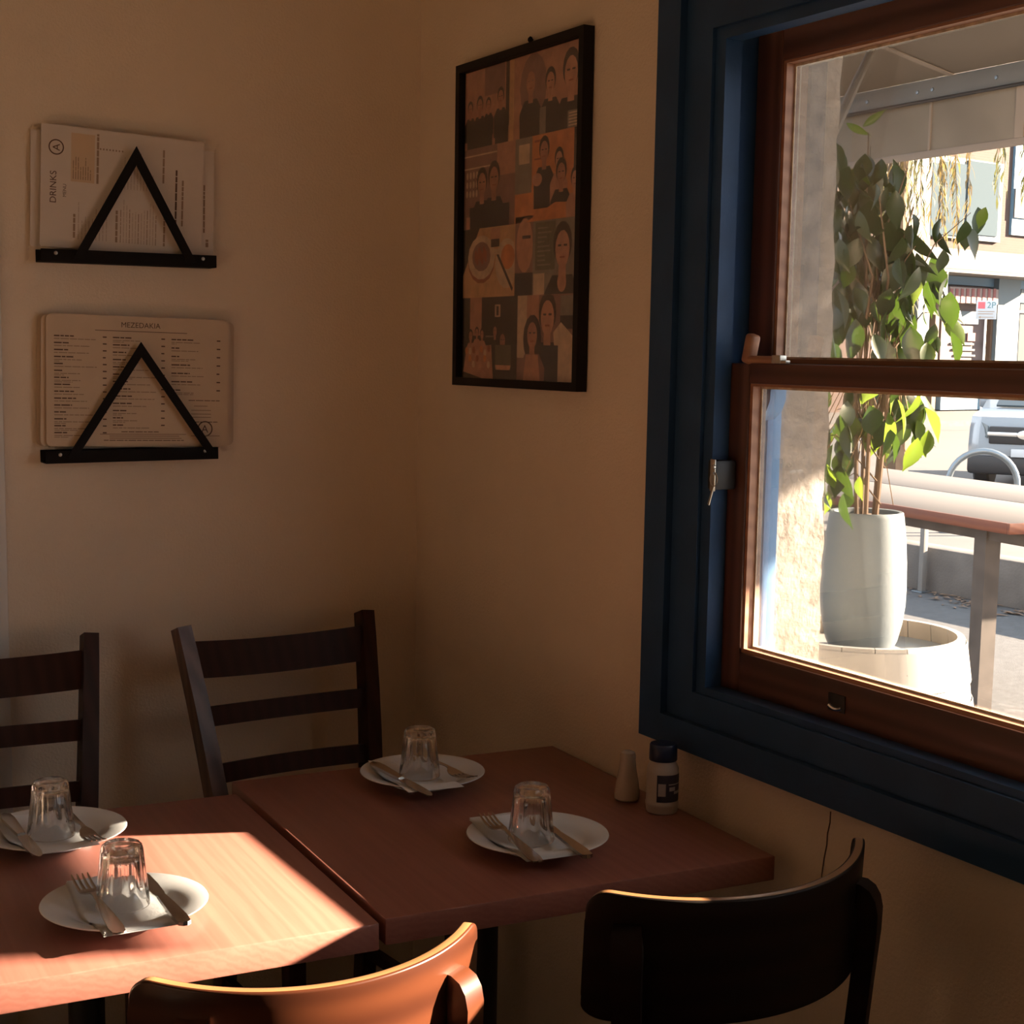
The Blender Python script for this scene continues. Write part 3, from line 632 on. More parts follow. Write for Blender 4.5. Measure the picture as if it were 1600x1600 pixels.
def ribbon(b, st, th):
    """st: list of (y, half width, z, xc) -> thin solid strip along y"""
    top, bot = [], []
    for (yy, hw_, z, *x) in st:
        xc = x[0] if x else 0
        top.append([b.verts.new((xc+s*hw_, yy, z + (0 if s else th*0.25))) for s in (-1, 0, 1)]); bot.append([b.verts.new((xc+s*hw_, yy, z-th)) for s in (-1, 0, 1)])
    for i in range(len(st)-1):
        for k in range(2):
            b.faces.new((top[i][k], top[i][k+1], top[i+1][k+1], top[i+1][k])); b.faces.new((bot[i][k+1], bot[i][k], bot[i+1][k], bot[i+1][k+1]))
        b.faces.new((top[i][0], top[i+1][0], bot[i+1][0], bot[i][0])); b.faces.new((top[i+1][2], top[i][2], bot[i][2], bot[i+1][2]))
    for e in (0, -1):
        for k in range(2): b.faces.new((top[e][k], top[e][k+1], bot[e][k+1], bot[e][k]))
def make_fork(label):
    t = thing('fork', label, 'fork', group='forks on the plates')
    b = NB(); ribbon(b, [(-0.115, 0.004, 0.004), (-0.112, 0.0085, 0.004), (-0.095, 0.0105, 0.0045), (-0.05, 0.0085, 0.007), (-0.01, 0.0048, 0.010), (0.020, 0.0032, 0.0115), (0.032, 0.004, 0.0105)], 0.0022); mk('handle', b, 'steel', t)
    b = NB(); ribbon(b, [(0.032, 0.004, 0.0105), (0.040, 0.0095, 0.0080), (0.052, 0.0128, 0.0055), (0.064, 0.0132, 0.0048)], 0.0020); hd_ = mk('head', b, 'steel', t)
    for k in range(4):
        x = -0.0112 + 0.00747*k
        b = NB(); ribbon(b, [(0.063, 0.0021, 0.0048, x), (0.085, 0.0019, 0.0062, x), (0.104, 0.0015, 0.0100, x), (0.112, 0.0007, 0.0125, x)], 0.0018); mk('tine', b, 'steel', hd_)
    return t
def make_knife(label):
    t = thing('knife', label, 'knife', group='knives on the plates')
    b = NB(); ribbon(b, [(-0.118, 0.003, 0.006), (-0.114, 0.0085, 0.006), (-0.09, 0.0100, 0.0065), (-0.04, 0.0080, 0.0065), (-0.008, 0.0062, 0.006), (0.0, 0.0058, 0.006)], 0.0055); mk('handle', b, 'steel', t)
    b = NB(); ribbon(b, [(-0.001, 0.0058, 0.0045), (0.012, 0.0085, 0.0042), (0.05, 0.0100, 0.0040), (0.09, 0.0092, 0.0040), (0.108, 0.0060, 0.0040), (0.116, 0.0012, 0.0040)], 0.0013); mk('blade', b, 'steel', t)
    return t
def plate_z(r):
    P = [(0.0, 0.008), (0.062, 0.008), (0.069, 0.0098), (0.079, 0.016), (0.092, 0.020), (0.1125, 0.0245), (0.2, 0.0245)]
    for (r0_, z0_), (r1_, z1_) in zip(P, P[1:]):
        if r <= r1_: return z0_+(z1_-z0_)*(r-r0_)/(r1_-r0_)
    return 0.0245
def napkin_mesh(dx, dy, ang_):
    """folded paper lying on the plate; dx, dy = napkin centre seen from the plate centre"""
    b = NB(); L, W = 0.112, 0.052; ny, nx = 18, 8; c_, s_ = math.cos(ang_), math.sin(ang_)
    for lay in range(3):
        g = []
        for i in range(ny+1):
            row = []
            for k in range(nx+1):
                yy = -L + 2*L*i/ny + 0.003*lay; xx = -W + 2*W*k/nx + 0.0015*lay
                z = plate_z(math.hypot(dx + xx*c_-yy*s_, dy + xx*s_+yy*c_)) + 0.0012 + 0.0010*lay + 0.0003*math.sin(yy*60+lay)
                row.append(b.verts.new((xx, yy, z)))
            g.append(row)
        for i in range(ny):
            for k in range(nx): b.faces.new((g[i][k], g[i][k+1], g[i+1][k+1], g[i+1][k]))
    return b
PL = [  # name, plate xy, table z, napkin xy, fork xy, knife xy, reversed, where
    ('A', (-1.034, -1.197), 0.747, (-1.043, -1.214), (-1.075, -1.215), (-0.990, -1.222), 0, 'near side of the left table'),
    ('B', (-1.045, -0.822), 0.747, (-1.062, -0.840), (-1.012, -0.850), (-1.103, -0.862), 1, 'far side of the left table'),
    ('C', (-0.368, -0.786), 0.75, (-0.394, -0.808), (-0.338, -0.800), (-0.439, -0.845), 1, 'far side of the corner table'),
    ('D', (-0.366, -1.200), 0.75, (-0.396, -1.216), (-0.430, -1.225), (-0.352, -1.240), 0, 'near side of the corner table')]
pm = plate_mesh(); plate0 = None; tum0 = None; nap0 = None
fork0 = make_fork('fork'); knife0 = make_knife('knife')
for i, (nm, pc, tz, nc, fc, kc, rev, where) in enumerate(PL):
    if i == 0:
        plate0 = mk('plate', pm, 'china'); pl = plate0
        tum0 = mk('tumbler', tumbler_mesh(), 'tumbler', ang=50); tu = tum0
        fo, kn = fork0, knife0
    else:
        pl, tu = [o.copy() for o in (plate0, tum0)]
        for o in (pl, tu): COL.objects.link(o)
        fo, kn = copy_tree(fork0), copy_tree(knife0)
    z = tz + 0.0006
    pl.location = (*pc, z); tag(pl, 'round white china plate, ' + where, 'plate', 'white dinner plates')
    gx = {'A': (-1.034, -1.186), 'B': (-1.050, -0.828), 'C': (-0.374, -0.786), 'D': (-0.378, -1.200)}[nm]
    nang = (PI if rev else 0) + R({'A': -1, 'B': 4, 'C': -6, 'D': -5}[nm]); na = mk('napkin', napkin_mesh(nc[0]-pc[0], nc[1]-pc[1], nang), 'napkin', ang=60)
    na.location = (*nc, z); na.rotation_euler = (0, 0, nang); tag(na, 'white paper napkin on plate, ' + where, 'napkin', 'folded paper napkins')
    tu.location = (*gx, z+0.0135); tu.rotation_euler = (0, 0, 0.3*i); tag(tu, 'upturned fluted glass tumbler, ' + where, 'glass', 'upturned glass tumblers')
    fo.location = (*fc, z+0.0262); fo.rotation_euler = (0, 0, (PI if rev else 0) + R({'A': -1, 'B': 2, 'C': 3, 'D': -8}[nm])); tag(fo, 'steel fork on plate, ' + where, 'fork', 'forks on the plates')
    kn.location = (*kc, z+0.0272); kn.rotation_euler = (0, 0, (PI if rev else 0) + R({'A': -1, 'B': 1, 'C': 1, 'D': -8}[nm])); tag(kn, 'steel knife on plate, ' + where, 'knife', 'knives on the plates')
# condiments
b = NB(); lathe(b, [(0, 0), (0.020, 0), (0.0225, 0.003), (0.0225, 0.012), (0.0205, 0.030), (0.0155, 0.058), (0.0140, 0.072), (0.0142, 0.080), (0.0125, 0.086), (0.007, 0.089), (0, 0.0895)], 32)
ss = thing('salt_shaker', 'cream ceramic salt shaker standing beside the sauce bottle', 'shaker', (-0.088, -1.043, 0.7505)); sbody = mk('body', b, 'ceramic', ss)
for k in range(3):
    b = NB(); lathe(b, [(0, 0), (0.0011, 0), (0.0008, 0.0004), (0, 0.0004)], 8); o = mk('hole', b, 'ink', sbody); o.location = (0.004*math.cos(k*2.1), 0.004*math.sin(k*2.1), 0.0890)
sb = thing('sauce_bottle', 'squat white sauce bottle with navy cap and dark label against the wall', 'bottle', (-0.072, -1.128, 0.7505), R(35))
b = NB(); lathe(b, [(0, 0), (0.026, 0), (0.0275, 0.003), (0.0285, 0.012), (0.0292, 0.014), (0.0292, 0.018), (0.0280, 0.020), (0.0280, 0.070), (0.0275, 0.078), (0.0225, 0.088), (0.0215, 0.092), (0, 0.092)], 40); bbody = mk('body', b, 'bottle_white', sb)
b = NB(); lathe(b, [(0, 0.0915), (0.0240, 0.0915), (0.0245, 0.093), (0.0240, 0.118), (0.0225, 0.1205), (0, 0.121)], 36, rf=lambda r, z, th: r*(1+0.012*math.cos(36*th/2)) if 0.093 < z < 0.119 else r); mk('cap', b, 'bottle_cap', sb)
b = NB()
def band(b, r, a0, a1, z0, z1, mi, n=20):
    for k in range(n):
        x0_, x1_ = a0+(a1-a0)*k/n, a0+(a1-a0)*(k+1)/n
        poly(b, [(r*math.cos(a), r*math.sin(a), z) for a, z in ((x0_, z0), (x1_, z0), (x1_, z1), (x0_, z1))], mi)
band(b, 0.02825, R(180), R(345), 0.022, 0.070, 0); band(b, 0.0284, R(185), R(212), 0.033, 0.055, 1, 5); band(b, 0.0284, R(222), R(300), 0.0525, 0.0545, 1, 8); band(b, 0.0284, R(245), R(285), 0.036, 0.041, 1, 5); band(b, 0.0284, R(310), R(335), 0.030, 0.055, 1, 5)
band(b, 0.0284, R(225), R(250), 0.042, 0.049, 1, 4)
mk('label_wrap', b, ['label_dark', 'label_pale'], bbody, False)

# ------------------------------------------------------------------ ladder-back chairs
def ladder_chair(loc, rz, label):
    t = thing('ladder_back_chair', label, 'chair', loc, rz, 'dark ladder-back chairs along the wall')
    def px(z): return 0.168 + 0.048*max(0, (z-0.45)/0.5)**1.1
    def pyy(z): return 0.135 + 0.125*max(0, (z-0.42)/0.53)**1.5 + (0.04*((0.42-z)/0.42) if z < 0.42 else 0)
    zs = [0.0, 0.2, 0.42, 0.5, 0.6, 0.7, 0.8, 0.9, 0.955]
    for s in (-1, 1):
        b = NB(); strip(b, [(s*px(z), pyy(z), z) for z in zs], [0.034]*3+[0.034, 0.034, 0.033, 0.032, 0.031, 0.030], [0.034, 0.042, 0.052, 0.054, 0.052, 0.050, 0.047, 0.044, 0.042], (1, 0, 0), 0.006, 3); mk('rear_post', b, 'worn_lit_chair' if s < 0 else 'dark_chair', t)
        b = NB(); strip(b, [(s*0.178, -0.215, 0), (s*0.182, -0.205, 0.43)], [0.028, 0.036], [0.028, 0.036], (1, 0, 0), 0.005); mk('front_leg', b, 'dark_chair', t)
        b = NB(); strip(b, [(s*0.175, -0.20, 0.21), (s*0.168, 0.15, 0.21)], 0.018, 0.026, (1, 0, 0), 0.004); mk('stretcher', b, 'dark_chair', t)
        b = NB(); strip(b, [(s*0.178, -0.20, 0.405), (s*0.168, 0.13, 0.405)], 0.02, 0.055, (1, 0, 0), 0.003); mk('seat_rail', b, 'dark_chair', t)
    b = NB(); prism(b, [(-0.205, -0.235, 0.433), (0.205, -0.235, 0.433), (0.178, 0.16, 0.433), (-0.178, 0.16, 0.433)], (0, 0, 0.024), bev=0.009, seg=3); mk('seat', b, 'dark_chair', t)
    for (z, h, dip) in ((0.888, 0.078, 0.010), (0.772, 0.042, 0.004), (0.655, 0.040, 0.002)):
        b = NB(); n = 12; w = px(z)-0.010
        P = [(-w+2*w*k/n, pyy(z)+0.002+0.022*(1-((2*k/n)-1)**2), z - dip*(1-((2*k/n)-1)**2)) for k in range(n+1)]
        strip(b, P, h, 0.017, (0, 0.2, 1), 0.005, 2); mk('slat', b, 'dark_chair', t)
    return t
ladder_chair((-0.390, -0.405, 0), R(4.0), 'dark ladder-back chair behind the corner table')
ladder_chair((-1.035, -0.412, 0), R(-1.0), 'dark ladder-back chair cut off by the left edge of the photo')

# ------------------------------------------------------------------ curved-back chairs
def curved_chair(loc, rz, w, sag, ztop, h, m, label, posts=(0.34, 0.34), px_off=0.4):
    t = thing('curved_back_chair', label, 'chair', loc, rz, 'curved-back chairs on the near side')
    Rr = (w*w/4 + sag*sag)/(2*sag); a = math.asin(w/2/Rr); n = 72
    def arc(s, rad=0.0):      # s in -1..1 ; apex at y=0, ends forward (+y)
        th = s*a; return Vector(((Rr+rad)*math.sin(th), (Rr) - (Rr+rad)*math.cos(th), 0))
    b = NB(); th = 0.0165
    grid = {}
    nv = 8
    for i in range(n+1):
        s = -math.cos(PI*i/n)
        e = max(0, (abs(s)-0.88)/0.12)            # rounded corners
        cut = 0.030*(1-math.sqrt(max(0, 1-e*e)))
        zt = ztop - cut + 0.010*abs(s)**2; zb = ztop-h + cut*0.6 + 0.004*(1-s*s)*-1
        for j in range(nv+1):
            z = zb+(zt-zb)*j/nv
            lean = 0.05*(z-(ztop-h))
            for q, rad in ((0, 0.0), (1, -th)):
                p_ = arc(s, rad); grid[i, j, q] = b.verts.new((p_.x, p_.y - lean, z))
    fs = []
    for i in range(n):
        for j in range(nv):
            fs.append(b.faces.new((grid[i, j, 0], grid[i+1, j, 0], grid[i+1, j+1, 0], grid[i, j+1, 0]))); fs.append(b.faces.new((grid[i, j, 1], grid[i, j+1, 1], grid[i+1, j+1, 1], grid[i+1, j, 1])))
        for j in (0, nv):
            f_ = b.faces.new((grid[i, j, 0], grid[i+1, j, 0], grid[i+1, j, 1], grid[i, j, 1])); f_.material_index = 1 if j == nv else 0; fs.append(f_)
    for i in (0, n):
        for j in range(nv): fs.append(b.faces.new((grid[i, j, 0], grid[i, j+1, 0], grid[i, j+1, 1], grid[i, j, 1])))
    bmesh.ops.recalc_face_normals(b, faces=b.faces)
    es = [e for e in b.edges if len(e.link_faces) == 2 and e.calc_face_angle(0) > 0.9]
    bmesh.ops.bevel(b, geom=es, offset=0.0032, segments=3, affect='EDGES', profile=0.5)
    mk('back_panel', b, [m, 'ply_edge'], t, ang=50)
    zs = 0.45
    for sgn in (-1, 1):
        s = sgn*(posts[0] if sgn < 0 else posts[1])*2
        pa = arc(s, 0.018); nrm = Vector((math.sin(s*a), -math.cos(s*a), 0)); sd = Vector((math.cos(s*a), math.sin(s*a), 0))
        base = Vector((sgn*0.165, 0.055, 0))
        ztp = ztop-0.040
        P = [base + Vector((sgn*0.02, -0.05, 0)), base + Vector((sgn*0.012, -0.02, 0.22)), base + Vector((0, 0.0, 0.45)), base.lerp(pa, 0.45) + Vector((0, 0, 0.56)), base.lerp(pa, 0.85) + Vector((0, 0, ztop-h-0.02)), pa + Vector((0, -0.004, ztop-h*0.62)), pa + Vector((0, -0.005, ztp-0.030)), pa + Vector((0, -0.004, ztp-0.016)) - nrm*0.002, pa + Vector((0, -0.003, ztp-0.007)) - nrm*0.006, pa + Vector((0, -0.002, ztp-0.002)) - nrm*0.012, pa + Vector((0, 0, ztp)) - nrm*0.020]
        b = NB(); strip(b, P, [0.034]*5+[0.040]*2+[0.040, 0.039, 0.037, 0.034], [0.028]*6+[0.028, 0.027, 0.025, 0.022, 0.018], sd, 0.008, 4); mk('rear_post', b, m, t, ang=70)
        b = NB(); tube(b, [(sgn*0.185, 0.44, 0.0), (sgn*0.160, 0.41, 0.44)], [0.014, 0.019], 14); mk('front_leg', b, m, t)
    b = NB(); lathe(b, [(0, 0.445), (0.185, 0.445), (0.198, 0.455), (0.196, 0.466), (0.185, 0.470), (0, 0.463)], 40); o = mk('seat', b, m, t); o.location = (0, 0.235, 0)
    b = NB(); ringp = [(0.165*math.cos(k*2*PI/28), 0.235+0.165*math.sin(k*2*PI/28), 0.26) for k in range(29)]; tube(b, ringp, 0.009, 8, False); mk('stretcher_ring', b, m, t)
    return t
curved_chair((-0.930, -1.722, 0), R(-2.0), 0.440, 0.108, 0.829, 0.165, 'bentwood', 'reddish-brown curved-back chair catching the sun in the foreground', px_off=0.335, posts=(0.335, 0.335))
curved_chair((-0.335, -1.782, 0), R(2.5), 0.482, 0.120, 0.859, 0.163, 'bentwood_shaded', 'curved-back chair under the window, its wood near-black to carry the shade', px_off=0.395, posts=(0.395, 0.325))

# ================================================================== outdoors
GZ = -0.12
bm = NB(); bounds(bm, 0.154, 6.9, -14, 34, GZ-0.2, GZ); struct(mk('floor_footpath', bm, 'asphalt', smooth=False), 'grey asphalt footpath outside')
bm = NB(); bounds(bm, -60, 160, -60, 160, GZ-0.32, GZ-0.14); struct(mk('floor_street', bm, 'road', smooth=False), 'pale street beyond the footpath')
# rough rendered pier beside the window
bm = NB(); bounds(bm, 0.154, 0.505, -0.855, -0.45, GZ, 3.6)
bmesh.ops.subdivide_edges(bm, edges=[e for e in bm.edges if abs((e.verts[0].co-e.verts[1].co).z) > 1], cuts=170, use_grid_fill=True)
bmesh.ops.subdivide_edges(bm, edges=[e for e in bm.edges if abs((e.verts[0].co-e.verts[1].co).z) < 0.001], cuts=9, use_grid_fill=True)
from mathutils import noise
for v in bm.verts:
    c = v.co.copy(); d = noise.noise_vector(c*12)*0.007 + noise.noise_vector(c*40)*0.004
    if v.co.x < 0.16: d.x = 0
    v.co += d
struct(mk('wall_exterior', bm, 'render', ang=80), 'rough grey rendered masonry pier outside the window')

# ---- awning
aw = thing('shade_awning', 'beige canvas awning with steel beam and hanging valance above the footpath', 'awning', (3.55, 0, 2.449))
AX, AZ = 3.55, 2.449
def L_(p): return (p[0]-AX, p[1], p[2]-AZ)
YA, YB = 2.95, -3.06
b = NB(); prism(b, [L_(p) for p in ((0.21, YA, 3.42), (AX, YA, AZ+0.345), (AX, YA, AZ+0.349), (0.21, YA, 3.424))], (0, YB-YA, 0)); cn_ = mk('canopy', b, 'canvas', aw, False)
for yy in (1.9, -0.3, -1.5, -2.6):
    b = NB(); strip(b, [L_((0.22, yy, 3.4155)), L_((AX-0.01, yy, AZ+0.3415))], 0.035, 0.004, (0, 1, 0)); mk('canopy_seam', b, 'seam', cn_, False)
b = NB(); bounds(b, 0.0, 0.05, YA, YB, 0.245, 0.345, 0.004); fbm = mk('front_beam', b, 'awning_steel', aw)
b = NB(); tube(b, [(-0.02, YA-0.1, 0.245), (-0.02, YB, 0.245)], 0.008, 8); mk('roller_cord', b, 'car_black', aw)
for ya_, yb_ in ((YA-0.18, YB),):
    b = NB(); bounds(b, 0.018, 0.022, ya_, yb_, 0.0, 0.245); vl_ = mk('valance', b, 'valance', aw, False)
    b = NB(); bounds(b, 0.012, 0.028, ya_, yb_, -0.002, 0.030, 0.002); mk('valance_hem', b, 'seam', vl_)
for px, w in ((1450, 0.012), (1590, 0.05)):
    q = at_x(px, 190, AX); b = NB(); bounds(b, 0.010, 0.018, q.y-w/2, q.y+w/2, 0.03, 0.245); mk('valance_seam', b, 'seam', vl_, False)
b = NB(); tube(b, [L_(at_d(1302, 205, 4.3)), L_(at_d(1362, 78, 6.2))], 0.016, 10); mk('support_arm', b, 'concrete_pale', aw)
for px in (1356, 1434, 1457, 1556):
    q = at_x(px, 140, AX); b = NB(); lathe(b, [(0, 0), (0.010, 0), (0.008, 0.005), (0, 0.006)], 8); o = mk('bolt', b, 'galv', fbm); o.rotation_euler = (0, R(-90), 0); o.location = (0.0, q.y, 0.295)

# ---- barrel, planter and ficus
BD = 4.72
bc = at_d(1348, 1010, BD); BZ = 0.655; BX, BY = bc.x, bc.y
br = thing('painted_barrel', 'white painted wooden barrel carrying the concrete planter', 'barrel', (BX, BY, GZ))
bh = BZ+0.055-GZ
NS = 20
def brad(t): return 0.300 + 0.042*math.sin(PI*min(1, max(0, t)))
for k in range(NS):
    b = NB(); a0, a1 = 2*PI*k/NS + 0.004, 2*PI*(k+1)/NS - 0.004
    rows = []
    for j in range(9):
        t = j/8; r_ = brad(t); z = bh*t
        rows.append([b.verts.new((rr*math.cos(a), rr*math.sin(a), z)) for rr, a in ((r_, a0), (r_, (a0+a1)/2), (r_, a1), (r_-0.022, a1), (r_-0.022, (a0+a1)/2), (r_-0.022, a0))])
    for p_, q_ in zip(rows, rows[1:]):
        for i in range(6): f = b.faces.new((p_[i], p_[(i+1) % 6], q_[(i+1) % 6], q_[i])); f.material_index = 1 if i in (3, 4) else 0
    b.faces.new(list(reversed(rows[0]))); b.faces.new(rows[-1])
    mk('stave', b, ['barrel', 'barrel_in'], br)
for t0, t1 in ((0.03, 0.09), (0.22, 0.27), (0.73, 0.78), (0.845, 0.985)):
    b = NB(); n = 48
    for k in range(n):
        a0, a1 = 2*PI*k/n, 2*PI*(k+1)/n
        poly(b, [((brad(t)+0.003)*math.cos(a), (brad(t)+0.003)*math.sin(a), bh*t) for a, t in ((a0, t0), (a1, t0), (a1, t1), (a0, t1))])
    bmesh.ops.remove_doubles(b, verts=b.verts, dist=1e-5); bmesh.ops.solidify(b, geom=b.faces[:], thickness=-0.002); mk('hoop', b, 'barrel_hoop', br)
for aa in (-1.9, -1.2):
    b = NB(); lathe(b, [(0, 0), (0.006, 0), (0.005, 0.003), (0, 0.004)], 8); o = mk('rivet', b, 'post_steel', br); o.location = (0.312*math.cos(aa), 0.312*math.sin(aa), bh*0.91); o.rotation_euler = (R(90), 0, aa+R(90))
b = NB(); lathe(b, [(0, bh-0.075), (0.285, bh-0.075), (0.285, bh-0.055), (0, bh-0.055)], 40); mk('barrel_head', b, 'barrel', br)
pc = at_d(1345, 1000, BD)
PX, PY = pc.x, pc.y
pt = thing('concrete_planter', 'tall pale grey concrete planter standing on the barrel', 'planter', (PX, PY, BZ+0.0005))
b = NB(); lathe(b, [(0, 0), (0.085, 0), (0.097, 0.006), (0.108, 0.03), (0.121, 0.085), (0.1275, 0.14), (0.1285, 0.19), (0.126, 0.27), (0.120, 0.35), (0.112, 0.41), (0.110, 0.421), (0.107, 0.424), (0.097, 0.422), (0.096, 0.40), (0, 0.40)], 56); mk('pot', b, 'pot', pt)
b = NB(); lathe(b, [(0, 0.401), (0.0955, 0.401), (0.09, 0.407), (0.05, 0.412), (0, 0.409)], 30); mk('soil', b, 'soil', pt)
fic = thing('ficus_plant', 'leafy green ficus growing out of the concrete planter', 'plant', (PX, PY, BZ+0.41))
FO = Vector((PX, PY, BZ+0.41))
def leaf_mesh(mname, nm):
    b = NB(); prof = [(0, 0.004), (0.10, 0.10), (0.25, 0.20), (0.42, 0.24), (0.60, 0.205), (0.76, 0.13), (0.88, 0.05), (1.0, 0.006)]
    g = []
    for t, w in prof:
        z = -t; yb = -0.22*t*t
        g.append([b.verts.new((s*w, yb + abs(s)*w*0.35, z)) for s in (-1, 0, 1)])
    for a_, c_ in zip(g, g[1:]):
        for k in range(2): b.faces.new((a_[k], a_[k+1], c_[k+1], c_[k]))
    me = bpy.data.meshes.new(nm); b.to_mesh(me); b.free(); me.materials.append(MATS[mname]); me.shade_smooth(); return me
LM = [leaf_mesh('leaf', 'leaf'), leaf_mesh('leaf_young_lit', 'leaf_young_lit')]
random.seed(21)
regions = [  # px0, px1, py0, py1, count, young share (higher where sun falls), size
    (1295, 1400, 245, 380, 56, 0.03, 0.11), (1280, 1440, 345, 540, 78, 0.05, 0.115), (1300, 1380, 205, 260, 7, 0.1, 0.09), (1400, 1490, 320, 470, 24, 0.06, 0.11),
    (1490, 1560, 318, 360, 5, 0.2, 0.10), (1430, 1490, 470, 545, 9, 0.35, 0.10), (1280, 1440, 560, 680, 46, 0.35, 0.11), (1285, 1350, 650, 775, 20, 0.45, 0.10), (1400, 1455, 610, 690, 7, 0.5, 0.10),
    (1190, 1290, 260, 560, 8, 0.06, 0.12), (1220, 1290, 590, 720, 4, 0.3, 0.11), (1300, 1430, 300, 500, 34, 0.03, 0.115)]
axis = lambda z: FO + Vector((0, 0, z))
leaves = []
for (x0, x1, y0, y1, n, yg, sz) in regions:
    ntw = max(1, n//7)
    twigs = []
    for q in range(ntw):
        end = at_d(random.uniform(x0, x1), random.uniform(y0, y1), BD+random.uniform(-0.22, 0.22))
        zb = max(0.0, min(end.z-FO.z-0.05, (end.z-FO.z)*random.uniform(0.35, 0.85)))
        st = axis(zb) + Vector((random.uniform(-.04, .04), random.uniform(-.04, .04), 0))
        mid = st.lerp(end, 0.55) + Vector((0, 0, 0.07))
        b = NB(); tube(b, [st-FO, mid-FO, end-FO], [0.0028, 0.002, 0.001], 5); mk('twig', b, 'bark', fic); twigs.append((st, mid, end))
    for q in range(n):
        p_ = at_d(random.uniform(x0, x1), random.uniform(y0, y1), BD+random.uniform(-0.27, 0.14))
        leaves.append((p_, random.random() < yg, sz*random.uniform(0.7, 1.2)))
for q in range(5):
    a = q*1.3; b = NB(); tz = random.uniform(0.9, 1.15)
    tube(b, [(0.03*math.cos(a), 0.03*math.sin(a), -0.005), (0.05*math.cos(a), 0.05*math.sin(a), tz*0.4), (0.04*math.cos(a+1), 0.04*math.sin(a+1), tz*0.75), (0.10*math.cos(a), 0.10*math.sin(a), tz)], [0.0075, 0.006, 0.004, 0.002], 7); mk('stem', b, 'bark', fic)
b = NB()
for q in range(16):
    a = random.uniform(0, 2*PI); h0 = random.uniform(0.1, 0.45); dx = random.uniform(-.18, .18)
    tube(b, [(0.04*math.cos(a), 0.04*math.sin(a), h0), (0.06*math.cos(a)+dx*.5, 0.06*math.sin(a), h0+0.1), (0.08*math.cos(a)+dx, 0.08*math.sin(a)-dx*.5, h0-0.08)], 0.0018, 4)
mk('dry_tendrils', b, 'twig', fic)
for p_, yg, sz in leaves:
    o = bpy.data.objects.new('leaf', LM[1 if yg else 0]); COL.objects.link(o); o.parent = fic
    o.location = p_-FO; o.scale = (sz*random.uniform(0.95, 1.25), sz, sz); o.rotation_euler = (R(random.uniform(-35, 30)), R(random.uniform(-28, 28)), random.uniform(0, 2*PI))
for px, py, rz_, tilt in ((1322, 192, 0.6, -62), (1348, 198, 0.4, -128)):
    o = bpy.data.objects.new('leaf', LM[1]); COL.objects.link(o); o.parent = fic; o.location = at_d(px, py, BD)-FO; o.scale = (0.05, 0.085, 0.085); o.rotation_euler = (0, R(tilt), -yaw)

# ---- high outdoor table
ot = thing('outdoor_bench_table', 'weathered timber bar table with red edge on steel legs outside', 'table', (3.10, 1.03, GZ), R(-7.4))
TH = 0.90-GZ; LT = 2.9
for k, (ua, ub) in enumerate(((0.0, 0.66), (0.672, 1.33))):
    b = NB(); bounds(b, ua+(0.012 if k == 0 else 0), ub, 0, LT, TH-0.042, TH, 0.003); mk('top_plank', b, 'deck_top', ot)
b = NB(); bounds(b, 0.0, 0.0118, -0.001, LT, TH-0.044, TH+0.0005, 0.002); mk('front_edging', b, 'deck_edge', ot)
b = NB(); bounds(b, 0.0, 1.33, -0.014, -0.0015, TH-0.044, TH+0.0005, 0.002); mk('end_edging', b, 'deck_edge', ot)
for u_ in (0.10, 1.20):
    for v_ in (0.24, 2.65):
        b = NB(); bounds(b, u_, u_+0.008, v_, v_+0.075, 0, TH-0.044); bounds(b, u_+0.008, u_+0.075, v_, v_+0.008, 0, TH-0.044); bounds(b, u_-0.03, u_+0.10, v_-0.03, v_+0.10, 0, 0.008); mk('leg', b, 'post_steel', ot, False)
for u_ in (0.10, 1.20):
    b = NB(); bounds(b, u_+0.01, u_+0.05, 0.02, LT-0.02, TH-0.100, TH-0.046, 0.002); mk('side_rail', b, 'post_steel', ot)
for v_ in (0.25, 2.65):
    b = NB(); bounds(b, 0.15, 1.2, v_+0.01, v_+0.05, TH-0.115, TH-0.060, 0.002); mk('cross_rail', b, 'post_steel', ot)
    b = NB(); bounds(b, 0.15, 1.2, v_+0.02, v_+0.05, 0.10, 0.13, 0.002); mk('foot_rail', b, 'post_steel', ot)

# ---- low concrete wall with slim post
bm = NB(); bounds(bm, 6.42, 6.62, -6, 14, GZ, 0.20, 0.006); struct(mk('wall_kerb', bm, 'concrete'), 'low concrete wall along the footpath edge')
q = at_x(1442, 880, 6.36)
fp = thing('slim_post', 'slim pale post standing against the low concrete wall', 'post', (6.36, q.y, GZ))
b = NB(); bounds(b, -0.02, 0.02, -0.02, 0.02, 0, 0.62, 0.002); mk('shaft', b, 'concrete_pale', fp)
b = NB(); bounds(b, -0.05, 0.05, -0.05, 0.05, 0, 0.012, 0.002); mk('base_plate', b, 'galv', fp)
random.seed(5)
b = NB()
for k in range(260):
    xx = 6.40-abs(random.gauss(0, 0.16)); yy = random.uniform(2.5, 7.0); a = random.uniform(0, PI); l = random.uniform(0.02, 0.06); w = l*0.3
    c_, s_ = math.cos(a), math.sin(a); z = GZ+0.002+random.uniform(0, 0.012)
    poly(b, [(xx-c_*l, yy-s_*l, z), (xx+s_*w, yy-c_*w, z+0.006), (xx+c_*l, yy+s_*l, z), (xx-s_*w, yy+c_*w, z+0.004)])
o = mk('leaf_litter', b, 'dry_leaf', None, False); o['kind'] = 'stuff'; tag(o, 'dry brown leaf litter along the foot of the low wall', 'leaves')

